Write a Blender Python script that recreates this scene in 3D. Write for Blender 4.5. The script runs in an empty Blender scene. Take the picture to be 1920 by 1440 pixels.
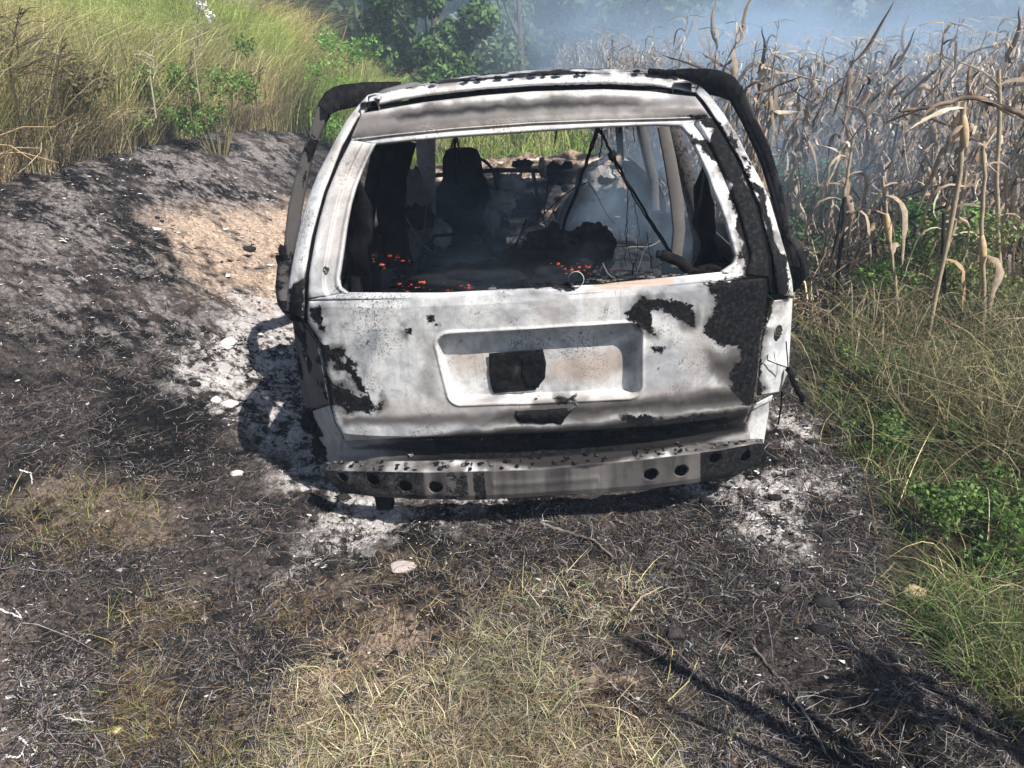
import bpy, math, random
import numpy as np
from mathutils import Vector, Matrix, Euler

# ------------------------------------------------------------ camera, world, sun
SC = bpy.context.scene
COL = SC.collection
CAM_H = 1.78
PITCH = math.radians(24.4)
FPX = 1387.0
cam_d = bpy.data.cameras.new("camera"); cam = bpy.data.objects.new("camera", cam_d); COL.objects.link(cam)
cam_d.sensor_width = 36.0; cam_d.lens = 36.0 * FPX / 1920.0
cam_d.clip_start = 0.05; cam_d.clip_end = 2000
cam.location = (0, 0, CAM_H); cam.rotation_euler = (math.radians(90) - PITCH, 0, 0)
SC.camera = cam
SUN_EL = math.radians(52.0)
LH = (-0.70, 0.714)                       # horizontal direction the light travels
L = Vector((LH[0] * math.cos(SUN_EL), LH[1] * math.cos(SUN_EL), -math.sin(SUN_EL)))
sun_d = bpy.data.lights.new("sun", 'SUN'); sun = bpy.data.objects.new("sun", sun_d); COL.objects.link(sun)
sun_d.energy = 5.0; sun_d.angle = math.radians(0.5); sun_d.color = (1.0, 0.95, 0.88)
sun.rotation_euler = L.to_track_quat('-Z', 'Y').to_euler()
W = bpy.data.worlds.new("World"); SC.world = W; W.use_nodes = True
wn = W.node_tree.nodes; wl = W.node_tree.links
sky = wn.new('ShaderNodeTexSky'); sky.sky_type = 'NISHITA'; sky.sun_disc = False
sky.sun_elevation = SUN_EL
sky.sun_rotation = math.atan2(-LH[0], -LH[1])
wl.new(sky.outputs[0], wn['Background'].inputs[0]); wn['Background'].inputs[1].default_value = 0.06
SC.view_settings.view_transform = 'Standard'; SC.view_settings.look = 'None'
SC.view_settings.exposure = 0.7; SC.view_settings.gamma = 1.0
SC.render.engine = 'CYCLES'
cy = SC.cycles
cy.use_denoising = True
cy.max_bounces = 6; cy.diffuse_bounces = 3; cy.glossy_bounces = 2; cy.volume_bounces = 1; cy.transparent_max_bounces = 8
cy.volume_step_rate = 2.0; cy.volume_max_steps = 64
cy.sample_clamp_indirect = 4.0

rng = np.random.default_rng(7)
random.seed(7)

# ------------------------------------------------------------ noise
def _hash(ix, iy, iz, seed):
    h = (ix.astype(np.int64) * 374761393 + iy.astype(np.int64) * 668265263 + iz.astype(np.int64) * 2147483647 + seed * 974711) & 0xffffffff
    h = ((h ^ (h >> 13)) * 1274126177) & 0xffffffff
    h = ((h ^ (h >> 16)) * 2246822519) & 0xffffffff
    return ((h ^ (h >> 15)) & 0xffffff) / float(0xffffff)
def vn(x, y, z=0.0, seed=0):
    x = np.asarray(x, float); y = np.asarray(y, float); z = np.zeros_like(x) + z
    ix = np.floor(x); iy = np.floor(y); iz = np.floor(z)
    fx = x - ix; fy = y - iy; fz = z - iz
    fx = fx * fx * (3 - 2 * fx); fy = fy * fy * (3 - 2 * fy); fz = fz * fz * (3 - 2 * fz)
    r = 0
    for a in (0, 1):
        for b in (0, 1):
            for c in (0, 1):
                r = r + _hash(ix + a, iy + b, iz + c, seed) * (fx if a else 1 - fx) * (fy if b else 1 - fy) * (fz if c else 1 - fz)
    return r * 2 - 1
def fbm(x, y, z=0.0, o=4, seed=0, gain=0.5):
    s = 0; a = 1; t = 0
    for k in range(o):
        s = s + a * vn(np.asarray(x) * 2 ** k + 17.3 * k, np.asarray(y) * 2 ** k - 9.1 * k, np.asarray(z) * 2 ** k, seed + k); t += a; a *= gain
    return s / t
def sm(t):
    t = np.clip(t, 0, 1); return t * t * (3 - 2 * t)

# ------------------------------------------------------------ camera rays (used to place traced points on real surfaces)
cP, sP = math.cos(PITCH), math.sin(PITCH)
def ray(px, py):
    r = (px - 960) / FPX; u = (720 - py) / FPX
    return np.array((r, cP + u * sP, -sP + u * cP))
def project(P):
    x, y, z = P[..., 0], P[..., 1], P[..., 2] - CAM_H
    dep = y * cP - z * sP; up = y * sP + z * cP
    dep = np.maximum(dep, 0.05)
    return 960 + FPX * x / dep, 720 - FPX * up / dep

# ------------------------------------------------------------ terrain height
def terr_low(x, y):
    x = np.asarray(x, float); y = np.asarray(y, float)
    bank = sm((-x - 1.05) / 2.8) * (0.45 + 0.5 * sm((y - 1.0) / 3.5))
    bank = bank + np.clip(-x - 3.6, 0, 14) * 0.15
    roll = 0.058 * np.clip(x - 0.1, -1.2, 1.2)
    far = 0.4 * sm((y - 9) / 10) * sm((3 - x) / 3)
    w = fbm(x * 0.8, y * 0.8, o=3, seed=3) * 0.05 * sm((np.abs(x - .1) - 0.8) / 1.0 + np.where(y < 2.2, (2.2 - y), 0))
    # two old wheel ruts in the near ground, lower right
    rut = -0.07 * np.exp(-((x + 0.83 * (y - 2.0) - 0.60) / 0.07) ** 2) * sm((2.25 - y) / .4)
    return bank + roll + far + w + rut
def terr(x, y):
    near = np.exp(-np.maximum(np.hypot(x, y) - 3, 0) / 8)
    d = fbm(x * 5, y * 5, o=3, seed=11) * 0.026 + fbm(x * 20, y * 20, o=3, seed=23) * 0.024 * near + np.abs(fbm(x * 60, y * 60, o=2, seed=31)) * 0.014 * near
    return terr_low(x, y) + d
def ground_hit(px, py):
    d = ray(px, py)
    lo = 0.3
    t = lo
    for k in range(4000):
        p = d * t + np.array((0, 0, CAM_H))
        if p[2] < terr_low(p[0], p[1]): break
        t *= 1.004
    return p[0], p[1]

# ------------------------------------------------------------ polygons
def seg_sd(X, Y, poly):
    """signed distance, positive inside"""
    poly = np.asarray(poly, float); n = len(poly)
    d = np.full(X.shape, 1e9); ins = np.zeros(X.shape, bool)
    for i in range(n):
        ax, ay = poly[i]; bx, by = poly[(i + 1) % n]
        ex, ey = bx - ax, by - ay
        t = np.clip(((X - ax) * ex + (Y - ay) * ey) / (ex * ex + ey * ey + 1e-12), 0, 1)
        d = np.minimum(d, np.hypot(X - ax - t * ex, Y - ay - t * ey))
        c = ((ay > Y) != (by > Y)) & (X < (bx - ax) * (Y - ay) / (by - ay + 1e-12) + ax)
        ins ^= c
    return np.where(ins, d, -d)
def wpt(px, py, y): d = ray(px, py); t_ = y / d[1]; return np.array((d[0] * t_, y, CAM_H + d[2] * t_))
def gpoly(pts):
    return [ground_hit(*p) for p in pts]

# ------------------------------------------------------------ mesh + material helpers
def mesh(name, V, F, mat=None, parent=None, smooth=False, attrs=None, col=None, link=True):
    V = np.asarray(V, np.float32).reshape(-1, 3)
    me = bpy.data.meshes.new(name)
    if isinstance(F, np.ndarray):
        k = F.shape[1]; nf = len(F)
        me.vertices.add(len(V)); me.vertices.foreach_set('co', V.ravel())
        me.loops.add(nf * k); me.loops.foreach_set('vertex_index', F.ravel().astype(np.int32))
        me.polygons.add(nf); me.polygons.foreach_set('loop_start', (np.arange(nf) * k).astype(np.int32))
        try: me.polygons.foreach_set('loop_total', np.full(nf, k, np.int32))
        except Exception: pass
        me.update(calc_edges=True)
        me.validate()
    else:
        me.from_pydata([tuple(v) for v in V], [], F); me.validate()
    if smooth: me.polygons.foreach_set('use_smooth', np.ones(len(me.polygons), bool))
    for an, av in (attrs or {}).items():
        a = me.attributes.new(an, 'FLOAT', 'POINT'); a.data.foreach_set('value', np.asarray(av, np.float32))
    if col is not None:
        a = me.color_attributes.new('Col', 'FLOAT_COLOR', 'POINT')
        c = np.ones((len(V), 4), np.float32); c[:, :3] = col; a.data.foreach_set('color', c.ravel())
    me.update()
    if mat: me.materials.append(mat)
    o = bpy.data.objects.new(name, me)
    if link: COL.objects.link(o)
    if parent: o.parent = parent
    return o
def tag(o, label=None, cat=None, group=None, kind=None):
    if label: o['label'] = label
    if cat: o['category'] = cat
    if group: o['group'] = group
    if kind: o['kind'] = kind
    return o
def empty(name, loc=(0, 0, 0), rot=(0, 0, 0)):
    o = bpy.data.objects.new(name, None); COL.objects.link(o); o.location = loc; o.rotation_euler = rot; o.empty_display_size = .2
    return o

class NT:
    def __init__(s, name):
        s.m = bpy.data.materials.new(name); s.m.use_nodes = True
        s.t = s.m.node_tree; s.n = s.t.nodes; s.b = s.n['Principled BSDF']
    def link(s, a, b): s.t.links.new(a, b)
    def node(s, ty, **kw):
        n = s.n.new(ty)
        for k, v in kw.items(): setattr(n, k, v)
        return n
    def val(s, sock, v):
        if hasattr(v, 'links') or hasattr(v, 'is_linked'): s.link(v, sock)
        else: sock.default_value = v
    def attr(s, name, color=False):
        n = s.node('ShaderNodeAttribute', attribute_name=name); return n.outputs['Color'] if color else n.outputs['Fac']
    def noise(s, scale, detail=6, rough=.6, vec=None, dist=0, out=0):
        n = s.node('ShaderNodeTexNoise'); n.inputs['Scale'].default_value = scale; n.inputs['Detail'].default_value = detail
        n.inputs['Roughness'].default_value = rough; n.inputs['Distortion'].default_value = dist
        if vec is None:
            tc = s.node('ShaderNodeTexCoord'); vec = tc.outputs['Object']
        s.link(vec, n.inputs['Vector']); return n.outputs[out]
    def scaled(s, sx, sy, sz, rot=(0, 0, 0)):
        tc = s.node('ShaderNodeTexCoord'); m = s.node('ShaderNodeMapping'); m.inputs['Scale'].default_value = (sx, sy, sz); m.inputs['Rotation'].default_value = rot
        s.link(tc.outputs['Object'], m.inputs[0]); return m.outputs[0]
    def math(s, op, a, b=0, c=None, clamp=False):
        n = s.node('ShaderNodeMath', operation=op, use_clamp=clamp); s.val(n.inputs[0], a); s.val(n.inputs[1], b)
        if c is not None: s.val(n.inputs[2], c)
        return n.outputs[0]
    def mapr(s, v, a, b, c=0, d=1, smooth=True):
        n = s.node('ShaderNodeMapRange', interpolation_type='SMOOTHSTEP' if smooth else 'LINEAR')
        s.val(n.inputs[0], v)
        for i, q in enumerate((a, b, c, d)): s.val(n.inputs[i + 1], q)
        return n.outputs[0]
    def mix(s, f, a, b):
        n = s.node('ShaderNodeMix', data_type='RGBA'); s.val(n.inputs[0], f)
        for k, v in ((6, a), (7, b)):
            if isinstance(v, tuple): n.inputs[k].default_value = (*v[:3], 1)
            else: s.link(v, n.inputs[k])
        return n.outputs[2]
    def ramp(s, f, stops):
        n = s.node('ShaderNodeValToRGB'); s.link(f, n.inputs[0]); e = n.color_ramp.elements
        while len(e) < len(stops): e.new(.5)
        for i, (p, c) in enumerate(stops): e[i].position = p; e[i].color = (*c, 1)
        return n.outputs[0]
    def bump(s, h, strength=.5, dist=.01):
        n = s.node('ShaderNodeBump'); n.inputs['Strength'].default_value = strength; n.inputs['Distance'].default_value = dist
        s.link(h, n.inputs['Height']); s.link(n.outputs[0], s.b.inputs['Normal']); return n
    def base(s, c): s.val(s.b.inputs['Base Color'], (*c, 1) if isinstance(c, tuple) else c)
    def rough(s, v): s.val(s.b.inputs['Roughness'], v)

def mat_colattr(name, rough=.7, trans=0.0, spec=.3, noise_s=40, amt=.25):
    t = NT(name); c = t.attr('Col', True)
    n = t.noise(noise_s, 3)
    f = t.mapr(n, .3, .7, 1 - amt, 1 + amt, False)
    vm = t.node('ShaderNodeVectorMath', operation='SCALE'); t.link(c, vm.inputs[0]); t.link(f, vm.inputs['Scale'])
    t.link(vm.outputs[0], t.b.inputs['Base Color']); t.rough(rough); t.b.inputs['Specular IOR Level'].default_value = spec
    if trans > 0:
        tr = t.node('ShaderNodeBsdfTranslucent'); t.link(vm.outputs[0], tr.inputs[0])
        mx = t.node('ShaderNodeMixShader'); mx.inputs[0].default_value = trans
        t.link(t.b.outputs[0], mx.inputs[1]); t.link(tr.outputs[0], mx.inputs[2]); t.link(mx.outputs[0], t.n['Material Output'].inputs['Surface'])
    return t.m

def mat_metal():
    """burnt car sheet: pale ash-white bare metal, brown-grey sooty film that also carries painted shade, flaking black paint"""
    t = NT('burnt_sheet_metal')
    ch = t.attr('char'); so = t.attr('soot_shade')
    tn = t.attr('tint')
    n1 = t.noise(2.6, 8, .65, dist=.6); n2 = t.noise(30, 6, .7); n3 = t.noise(130, 4, .7)
    streak = t.noise(1.0, 5, .6, vec=t.scaled(34, 20, 2.2))
    base = t.ramp(n1, [(.28, (.17, .18, .20)), (.40, (.36, .37, .39)), (.53, (.70, .70, .69)), (.62, (.56, .54, .52)), (.76, (.30, .275, .26))])
    base = t.mix(t.mapr(n2, .48, .66, 0, .55), base, (.36, .345, .34))
    base = t.mix(t.mapr(streak, .56, .72, 0, .3), base, (.28, .25, .235))
    # mottled speckle
    sp = t.math('MULTIPLY', t.mapr(n3, .53, .60), t.mapr(t.noise(4.7, 4), .49, .58))
    base = t.mix(t.math('MULTIPLY', sp, .8), base, (.07, .065, .065))
    base = t.mix(tn, base, (.40, .29, .225))
    s2 = t.math('ADD', so, t.math('MULTIPLY', t.math('SUBTRACT', n1, .5), t.math('MULTIPLY', so, .45)))
    s2 = t.math('ADD', s2, t.math('MULTIPLY', t.math('SUBTRACT', n2, .5), t.math('MULTIPLY', so, .4)), clamp=True)
    base = t.mix(t.mapr(s2, 0, .5), base, (.145, .135, .130))
    base = t.mix(t.mapr(s2, .38, 1), base, (.016, .014, .014))
    e = t.math('ADD', ch, t.math('MULTIPLY', t.math('SUBTRACT', t.noise(48, 11, .82, dist=1.4), .5), 1.35))
    cm = t.mapr(e, -.02, .03)
    blk = t.ramp(t.noise(60, 6, .7), [(.36, (.005, .005, .006)), (.52, (.013, .013, .014)), (.70, (.040, .039, .041))])
    base = t.mix(cm, base, blk)
    t.base(base)
    t.rough(t.math('ADD', t.mapr(n2, .3, .7, .42, .62), t.math('MULTIPLY', cm, .3)))
    t.val(t.b.inputs['Specular IOR Level'], t.mapr(cm, 0, 1, .35, .06))
    h = t.math('ADD', t.math('MULTIPLY', cm, .9), t.math('MULTIPLY', n3, .35))
    h = t.math('ADD', h, t.math('MULTIPLY', t.math('MULTIPLY', cm, t.noise(34, 9, .72, dist=1.4)), 1.9))
    h = t.math('ADD', h, t.math('MULTIPLY', n1, 1.2))
    t.bump(h, .6, .004)
    return t.m
def mat_char(name, a=(.008, .008, .009), b=(.035, .033, .033), c=(.10, .095, .09), scale=25):
    t = NT(name); n = t.noise(scale, 7, .7); t.base(t.ramp(n, [(.35, a), (.58, b), (.78, c)])); t.rough(.85)
    t.b.inputs['Specular IOR Level'].default_value = .06
    t.bump(t.noise(scale * 1.7, 6, .7), .7, .01); return t.m
M = {}
M['metal'] = mat_metal()
M['char'] = mat_char('charred_black', (.004, .004, .005), (.014, .013, .013), (.06, .056, .054))
M['inside'] = mat_char('charred_interior', (.003, .003, .004), (.009, .009, .011), (.04, .038, .04), 14)
M['veg'] = mat_colattr('leaf_blades', .6, .25)
M['dry'] = mat_colattr('dry_plant', .75, .15)
M['litter'] = mat_colattr('burnt_litter', .85, 0)

# ------------------------------------------------------------ car frame
CAR = Vector((0.155, 2.45, 0.0)); ROLL = math.radians(3.3)
CR = np.array(Matrix.Rotation(-ROLL, 3, 'Y')); CT = np.array(CAR)
def w2l(p): return (np.asarray(p) - CT) @ CR
def l2w(p): return np.asarray(p) @ CR.T + CT
O_L = w2l((0, 0, CAM_H))
def prof_gate(x, z):
    a = np.clip(np.abs(x) / .85, 0, 1.2)
    y = 0.08 + np.interp(z, [.24, .31, .378, .395, .50, .95, 1.0, 1.25, 1.42, 1.50, 1.56, 1.62], [.115, .105, .082, .055, .05, .03, .04, .20, .33, .375, .43, .50])
    return y + 0.07 * a ** 4 + .02 * a * a
def prof_beam(x, z):
    a = np.clip(np.abs(x) / .82, 0, 1.3)
    return 0.0 + .13 * a ** 4 + 0 * z
def cp(px, py, prof=prof_gate, off=0.0):
    """point of the car's rear skin seen at photo pixel (px,py) -> car coordinates"""
    d = ray(px, py) @ CR
    t = (0.3 - O_L[1]) / d[1]
    for k in range(25):
        p = O_L + d * t
        y = prof(p[0], p[2]) + off if callable(prof) else prof + off
        t = .5 * t + .5 * (y - O_L[1]) / d[1]
    return O_L + d * t
def resample(P, n):
    P = np.asarray(P, float)
    s = np.r_[0, np.cumsum(np.hypot(*np.diff(P, axis=0).T[:2]))]
    u = np.linspace(0, s[-1], n)
    return np.stack([np.interp(u, s, P[:, k]) for k in range(P.shape[1])], 1)
def strip(A, B, n, m, prof=prof_gate, off=None):
    """sheet between two traced edges; off(s,t) = depth behind the skin"""
    A = resample(A, n); B = resample(B, n)
    T = np.linspace(0, 1, m)[None, :, None]; Q = (A[:, None] * (1 - T) + B[:, None] * T).reshape(-1, 2)
    O = np.array([[off(i / (n - 1), j / (m - 1)) for j in range(m)] for i in range(n)], float).ravel() if off else 0.0
    r = (Q[:, 0] - 960) / FPX; u = (720 - Q[:, 1]) / FPX
    D = np.stack([r, cP + u * sP, -sP + u * cP], 1) @ CR; tt = (0.3 - O_L[1]) / D[:, 1]
    for k in range(25):
        P = O_L + D * tt[:, None]; tt = .5 * tt + .5 * (prof(P[:, 0], P[:, 2]) + O - O_L[1]) / D[:, 1]
    V = O_L + D * tt[:, None]
    I = np.arange(n * m).reshape(n, m)
    F = np.stack([I[:-1, :-1], I[1:, :-1], I[1:, 1:], I[:-1, 1:]], -1).reshape(-1, 4)
    return np.array(V), F
def joinm(parts):
    V = []; F = []; o = 0
    for v, f in parts:
        V.append(v); F.append(np.asarray(f) + o); o += len(v)
    return np.concatenate(V), np.concatenate(F)
def lpx(V):
    """photo pixel of points in car coordinates, to find where a stain lies on the sheet"""
    return project(l2w(V))

# ------------------------------------------------------------ solid helpers (car coordinates or world)
def tube(P, r, k=8, cap=True):
    P = np.asarray(P, float); n = len(P); r = np.broadcast_to(r, (n,)).astype(float)
    T = np.gradient(P, axis=0); T /= np.linalg.norm(T, axis=1)[:, None] + 1e-9
    u = np.cross(T[0], (0, 0, 1.0)); u = np.cross(T[0], (1.0, 0, 0)) if np.linalg.norm(u) < .1 else u; u /= np.linalg.norm(u)
    V = []
    for i in range(n):
        u = u - T[i] * np.dot(u, T[i]); u /= np.linalg.norm(u) + 1e-9; v = np.cross(T[i], u)
        for j in range(k):
            a = 2 * math.pi * j / k; V.append(P[i] + r[i] * (math.cos(a) * u + math.sin(a) * v))
    F = []
    for i in range(n - 1):
        for j in range(k): F.append((i * k + j, i * k + (j + 1) % k, (i + 1) * k + (j + 1) % k, (i + 1) * k + j))
    if cap:
        V += [P[0], P[-1]]; a = len(V) - 2
        for j in range(k): F.append((a, (j + 1) % k, j, j)); F.append((a + 1, (n - 1) * k + j, (n - 1) * k + (j + 1) % k, (n - 1) * k + (j + 1) % k))
    return np.array(V), np.array(F)
def loft(rings):
    """closed rings of equal length -> tube with end caps (fan)"""
    n = len(rings); k = len(rings[0]); V = np.concatenate([np.asarray(r, float) for r in rings]); F = []
    for i in range(n - 1):
        for j in range(k): F.append((i * k + j, i * k + (j + 1) % k, (i + 1) * k + (j + 1) % k, (i + 1) * k + j))
    V = np.concatenate([V, [np.mean(rings[0], 0)], [np.mean(rings[-1], 0)]]); a = n * k
    for j in range(k): F.append((a, (j + 1) % k, j, j)); F.append((a + 1, (n - 1) * k + j, (n - 1) * k + (j + 1) % k, (n - 1) * k + (j + 1) % k))
    return V, np.array(F)
def bar(P, w, d, up=(0, 1, 0), nx=1):
    """flat section bar along P: width w (across), thickness d (along up)"""
    P = np.asarray(P, float); n = len(P); w = np.broadcast_to(w, (n,)); d = np.broadcast_to(d, (n,))
    T = np.gradient(P, axis=0); T /= np.linalg.norm(T, axis=1)[:, None] + 1e-9
    R = []
    for i in range(n):
        a = np.cross(T[i], up); a /= np.linalg.norm(a) + 1e-9; b = np.cross(a, T[i])
        q = [(-1, -.7), (-.85, -1), (.85, -1), (1, -.7), (1, .7), (.85, 1), (-.85, 1), (-1, .7)]
        R.append([P[i] + a * s * w[i] / 2 + b * t * d[i] / 2 for s, t in q])
    return loft(R)
def box(c, s, j=0.0):
    c = np.array(c, float); s = np.array(s, float) / 2; b = min(s) * .25
    R = []
    for z, k in ((-1, 1), (-1, 0), (1, 0), (1, 1)):
        zz = s[2] * z
        pts = []
        for (x, y) in ((-1, -1), (1, -1), (1, 1), (-1, 1)):
            ex, ey = s[0] - k * b, s[1] - k * b
            pts += [(x * ex, y * (ey - b), 0), (x * (ex - b), y * ey, 0)] if (x * y > 0) else [(x * (ex - b), y * ey, 0), (x * ex, y * (ey - b), 0)]
        dz = 0 if k else -b * z
        R.append([c + np.array((p[0], p[1], zz + dz)) for p in pts])
    return loft(R)
def rough_up(V, amp, sc, seed=0):
    V = np.array(V)
    for k in range(3): V[:, k] += amp * fbm(V[:, 0] * sc + 3 * k, V[:, 1] * sc, V[:, 2] * sc, 3, seed + 7 * k)
    return V
def lump(c, s, n=28, amp=.25, seed=0, sc=3.0):
    th = np.linspace(0, math.pi, n); ph = np.linspace(0, 2 * math.pi, n * 2, endpoint=False)
    T, Pp = np.meshgrid(th, ph, indexing='ij')
    D = np.stack([np.sin(T) * np.cos(Pp), np.sin(T) * np.sin(Pp), np.cos(T)], -1).reshape(-1, 3)
    r = 1 + amp * fbm(D[:, 0] * sc, D[:, 1] * sc, D[:, 2] * sc, 4, seed)
    V = D * r[:, None] * np.array(s) + np.array(c)
    m = n * 2; F = []
    for i in range(n - 1):
        for j in range(m): F.append((i * m + j, (i + 1) * m + j, (i + 1) * m + (j + 1) % m, i * m + (j + 1) % m))
    return V, np.array(F)

# ------------------------------------------------------------ staining and painted shade on the sheet metal
CH = [  # flaking black paint: traced outlines, with how ragged each is
 ([(1280, 217), (1332, 212), (1362, 258), (1388, 312), (1415, 385), (1440, 460), (1452, 530), (1398, 524), (1384, 480), (1392, 452), (1374, 425), (1380, 392), (1366, 372), (1376, 350), (1350, 330), (1338, 300), (1308, 276), (1298, 256), (1330, 262), (1334, 246), (1316, 230)], 9),
 ([(1320, 535), (1440, 505), (1460, 560), (1440, 600), (1424, 660), (1402, 672), (1380, 655), (1350, 640), (1318, 622), (1335, 590), (1342, 560)], 9),
 ([(1400, 640), (1432, 600), (1428, 760), (1385, 762), (1375, 700)], 14),
 ([(1172, 588), (1205, 560), (1245, 560), (1285, 570), (1305, 592), (1298, 614), (1280, 602), (1262, 596), (1240, 578), (1216, 584), (1222, 606), (1228, 626), (1205, 622), (1180, 602)], 8),
 ([(1218, 650), (1246, 650), (1243, 660), (1224, 664)], 5),
 ([(583, 575), (600, 570), (606, 600), (600, 612), (586, 600)], 5), ([(598, 612), (612, 612), (608, 622), (598, 620)], 4),
 ([(602, 643), (640, 656), (648, 672), (628, 668), (612, 690), (625, 720), (650, 740), (668, 742), (700, 748), (712, 762), (690, 778), (655, 772), (625, 755), (606, 700)], 12),
 ([(640, 662), (675, 690), (690, 720), (700, 745), (680, 740), (655, 705), (640, 690)], 16),
 ([(798, 592), (812, 590), (812, 602), (803, 604)], 3), ([(757, 616), (772, 614), (772, 626), (762, 626)], 4), ([(815, 607), (824, 608), (822, 614)], 3),
 ([(1165, 785), (1360, 776), (1366, 796), (1300, 806), (1180, 812)], 10),
 ([(1000, 527), (1075, 527), (1085, 541), (1000, 541)], 8), ([(930, 528), (1000, 524), (1010, 534), (925, 541)], 7),
 ([(542, 545), (570, 520), (572, 590), (560, 605), (542, 600)], 6),
 ([(1330, 220), (1352, 258), (1362, 262), (1352, 236)], 8),
 ([(1362, 235), (1384, 270), (1404, 312), (1400, 322), (1378, 285)], 16), ([(1392, 310), (1420, 340), (1438, 378), (1452, 432), (1444, 440), (1420, 378), (1400, 340)], 14),
 ([(1415, 370), (1436, 380), (1462, 450), (1480, 520), (1488, 560), (1450, 556), (1440, 470)], 12),
 ([(1400, 590), (1424, 600), (1410, 620)], 6), ([(1040, 745), (1080, 742), (1076, 752), (1050, 756)], 6),
 ([(696, 185), (712, 180), (706, 198), (694, 200)], 6), ([(1215, 128), (1272, 128), (1268, 140), (1225, 139)], 8), ([(1286, 140), (1310, 150), (1316, 166), (1300, 166)], 6),
]
SO = [  # sooty film, plus painted shade: outline, softness, strength
 ([(715, 226), (770, 206), (900, 194), (1050, 187), (1180, 190), (1240, 200), (1180, 206), (1050, 207), (900, 214), (770, 228)], 16, 1.0),  # dark band along the middle of the upper tailgate panel
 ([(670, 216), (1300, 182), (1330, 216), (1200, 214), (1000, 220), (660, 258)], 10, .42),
 ([(660, 838), (760, 824), (880, 808), (1000, 801), (1180, 789), (1405, 764), (1398, 810), (1100, 880), (1000, 880), (700, 840)], 8, 1.0),  # shade under the crease, painted in as a dark band
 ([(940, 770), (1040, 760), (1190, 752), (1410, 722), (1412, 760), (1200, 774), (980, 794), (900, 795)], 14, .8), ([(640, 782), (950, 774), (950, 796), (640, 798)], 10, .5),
 ([(1320, 665), (1420, 650), (1420, 740), (1380, 735), (1330, 700)], 22, .75),
 ([(1000, 750), (1100, 750), (1100, 790), (980, 790)], 12, .6),
 ([(600, 700), (680, 760), (640, 775), (610, 750)], 18, .45),
 ([(780, 600), (815, 640), (830, 760), (780, 740), (790, 680)], 18, .28),
 ([(660, 270), (706, 275), (690, 320), (640, 330)], 14, .25),
 ([(590, 480), (640, 480), (640, 545), (590, 545)], 16, .22),
 ([(1160, 640), (1200, 630), (1190, 700), (1160, 690)], 14, .3),
]
TI = [([(850, 662), (915, 660), (915, 700), (856, 700)], 16, .5), ([(1030, 672), (1160, 655), (1178, 690), (1120, 715), (1030, 715)], 14, .6),
      ([(1110, 528), (1260, 519), (1262, 534), (1110, 545)], 6, .9), ([(1280, 615), (1330, 600), (1350, 700), (1290, 720)], 24, .22), ([(660, 215), (1330, 190), (1330, 222), (660, 262)], 12, .35),
      ([(620, 270), (700, 280), (655, 480), (600, 520)], 20, .28), ([(1015, 565), (1060, 560), (1060, 620), (1010, 600)], 22, .25), ([(700, 760), (1400, 720), (1400, 750), (700, 785)], 16, .35)]
def stain_shade(V, extra_char=-1.0, extra_soot_shade=0.0):
    px, py = lpx(V)
    wx = fbm(px / 26, py / 26, 0, 4, 91); wy = fbm(px / 26, py / 26, 5, 4, 92)
    w2 = fbm(px / 11, py / 11, 0, 5, 93, .65)
    ch = np.full(len(V), float(extra_char)) if np.isscalar(extra_char) else np.array(extra_char)
    for poly, rg in CH:
        a = np.array(poly); lo = a.min(0) - 60; hi = a.max(0) + 60
        k = (px > lo[0]) & (px < hi[0]) & (py > lo[1]) & (py < hi[1])
        if not k.any(): continue
        sd = seg_sd(px[k] + wx[k] * rg * 1.4, py[k] + wy[k] * rg * 1.4, poly) + w2[k] * rg * .6
        ch[k] = np.maximum(ch[k], np.clip(sd / 26, -1, .24))
    so = np.full(len(V), float(extra_soot_shade)) if np.isscalar(extra_soot_shade) else np.array(extra_soot_shade)
    so = np.maximum(so, .42 * sm((ch + 1) / 1.0) * sm(.55 + 1.5 * fbm(px / 30, py / 30, 8, 3, 95)))
    for poly, sf, st in SO:
        sd = seg_sd(px + wx * sf * .5, py + wy * sf * .5, poly); so = np.maximum(so, st * sm(sd / (2 * sf) + .5))
    ti = np.zeros(len(V))
    for poly, sf, st in TI:
        sd = seg_sd(px + wx * sf * .7, py + wy * sf * .7, poly); ti = np.maximum(ti, st * sm(sd / (2 * sf) + .5))
    return dict(char=ch, soot_shade=so, tint=ti)

# ------------------------------------------------------------ the burnt car
car = empty('burnt_car', CAR, (0, -ROLL, 0))
tag(car, 'burnt-out car shell with glassless tailgate standing on scorched ground, seen from behind', 'car')
def part(name, VF, mat='char', parent=car, smooth=True, ch=-1.0, so=0.0, solid=0.0, label=None, edge=True):
    V, F = VF
    at = stain_shade(V, ch, so) if mat == 'metal' else None
    o = mesh(name, V, F, M[mat], parent, smooth, at)
    if solid:
        m = o.modifiers.new('thick', 'SOLIDIFY'); m.thickness = solid; m.offset = 0.0 if solid < .002 else -1.0; m.use_rim = True
    if label: o['label'] = label
    return o
def sub(o):  # keep child's car coordinates under a part at the car origin
    return o

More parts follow.
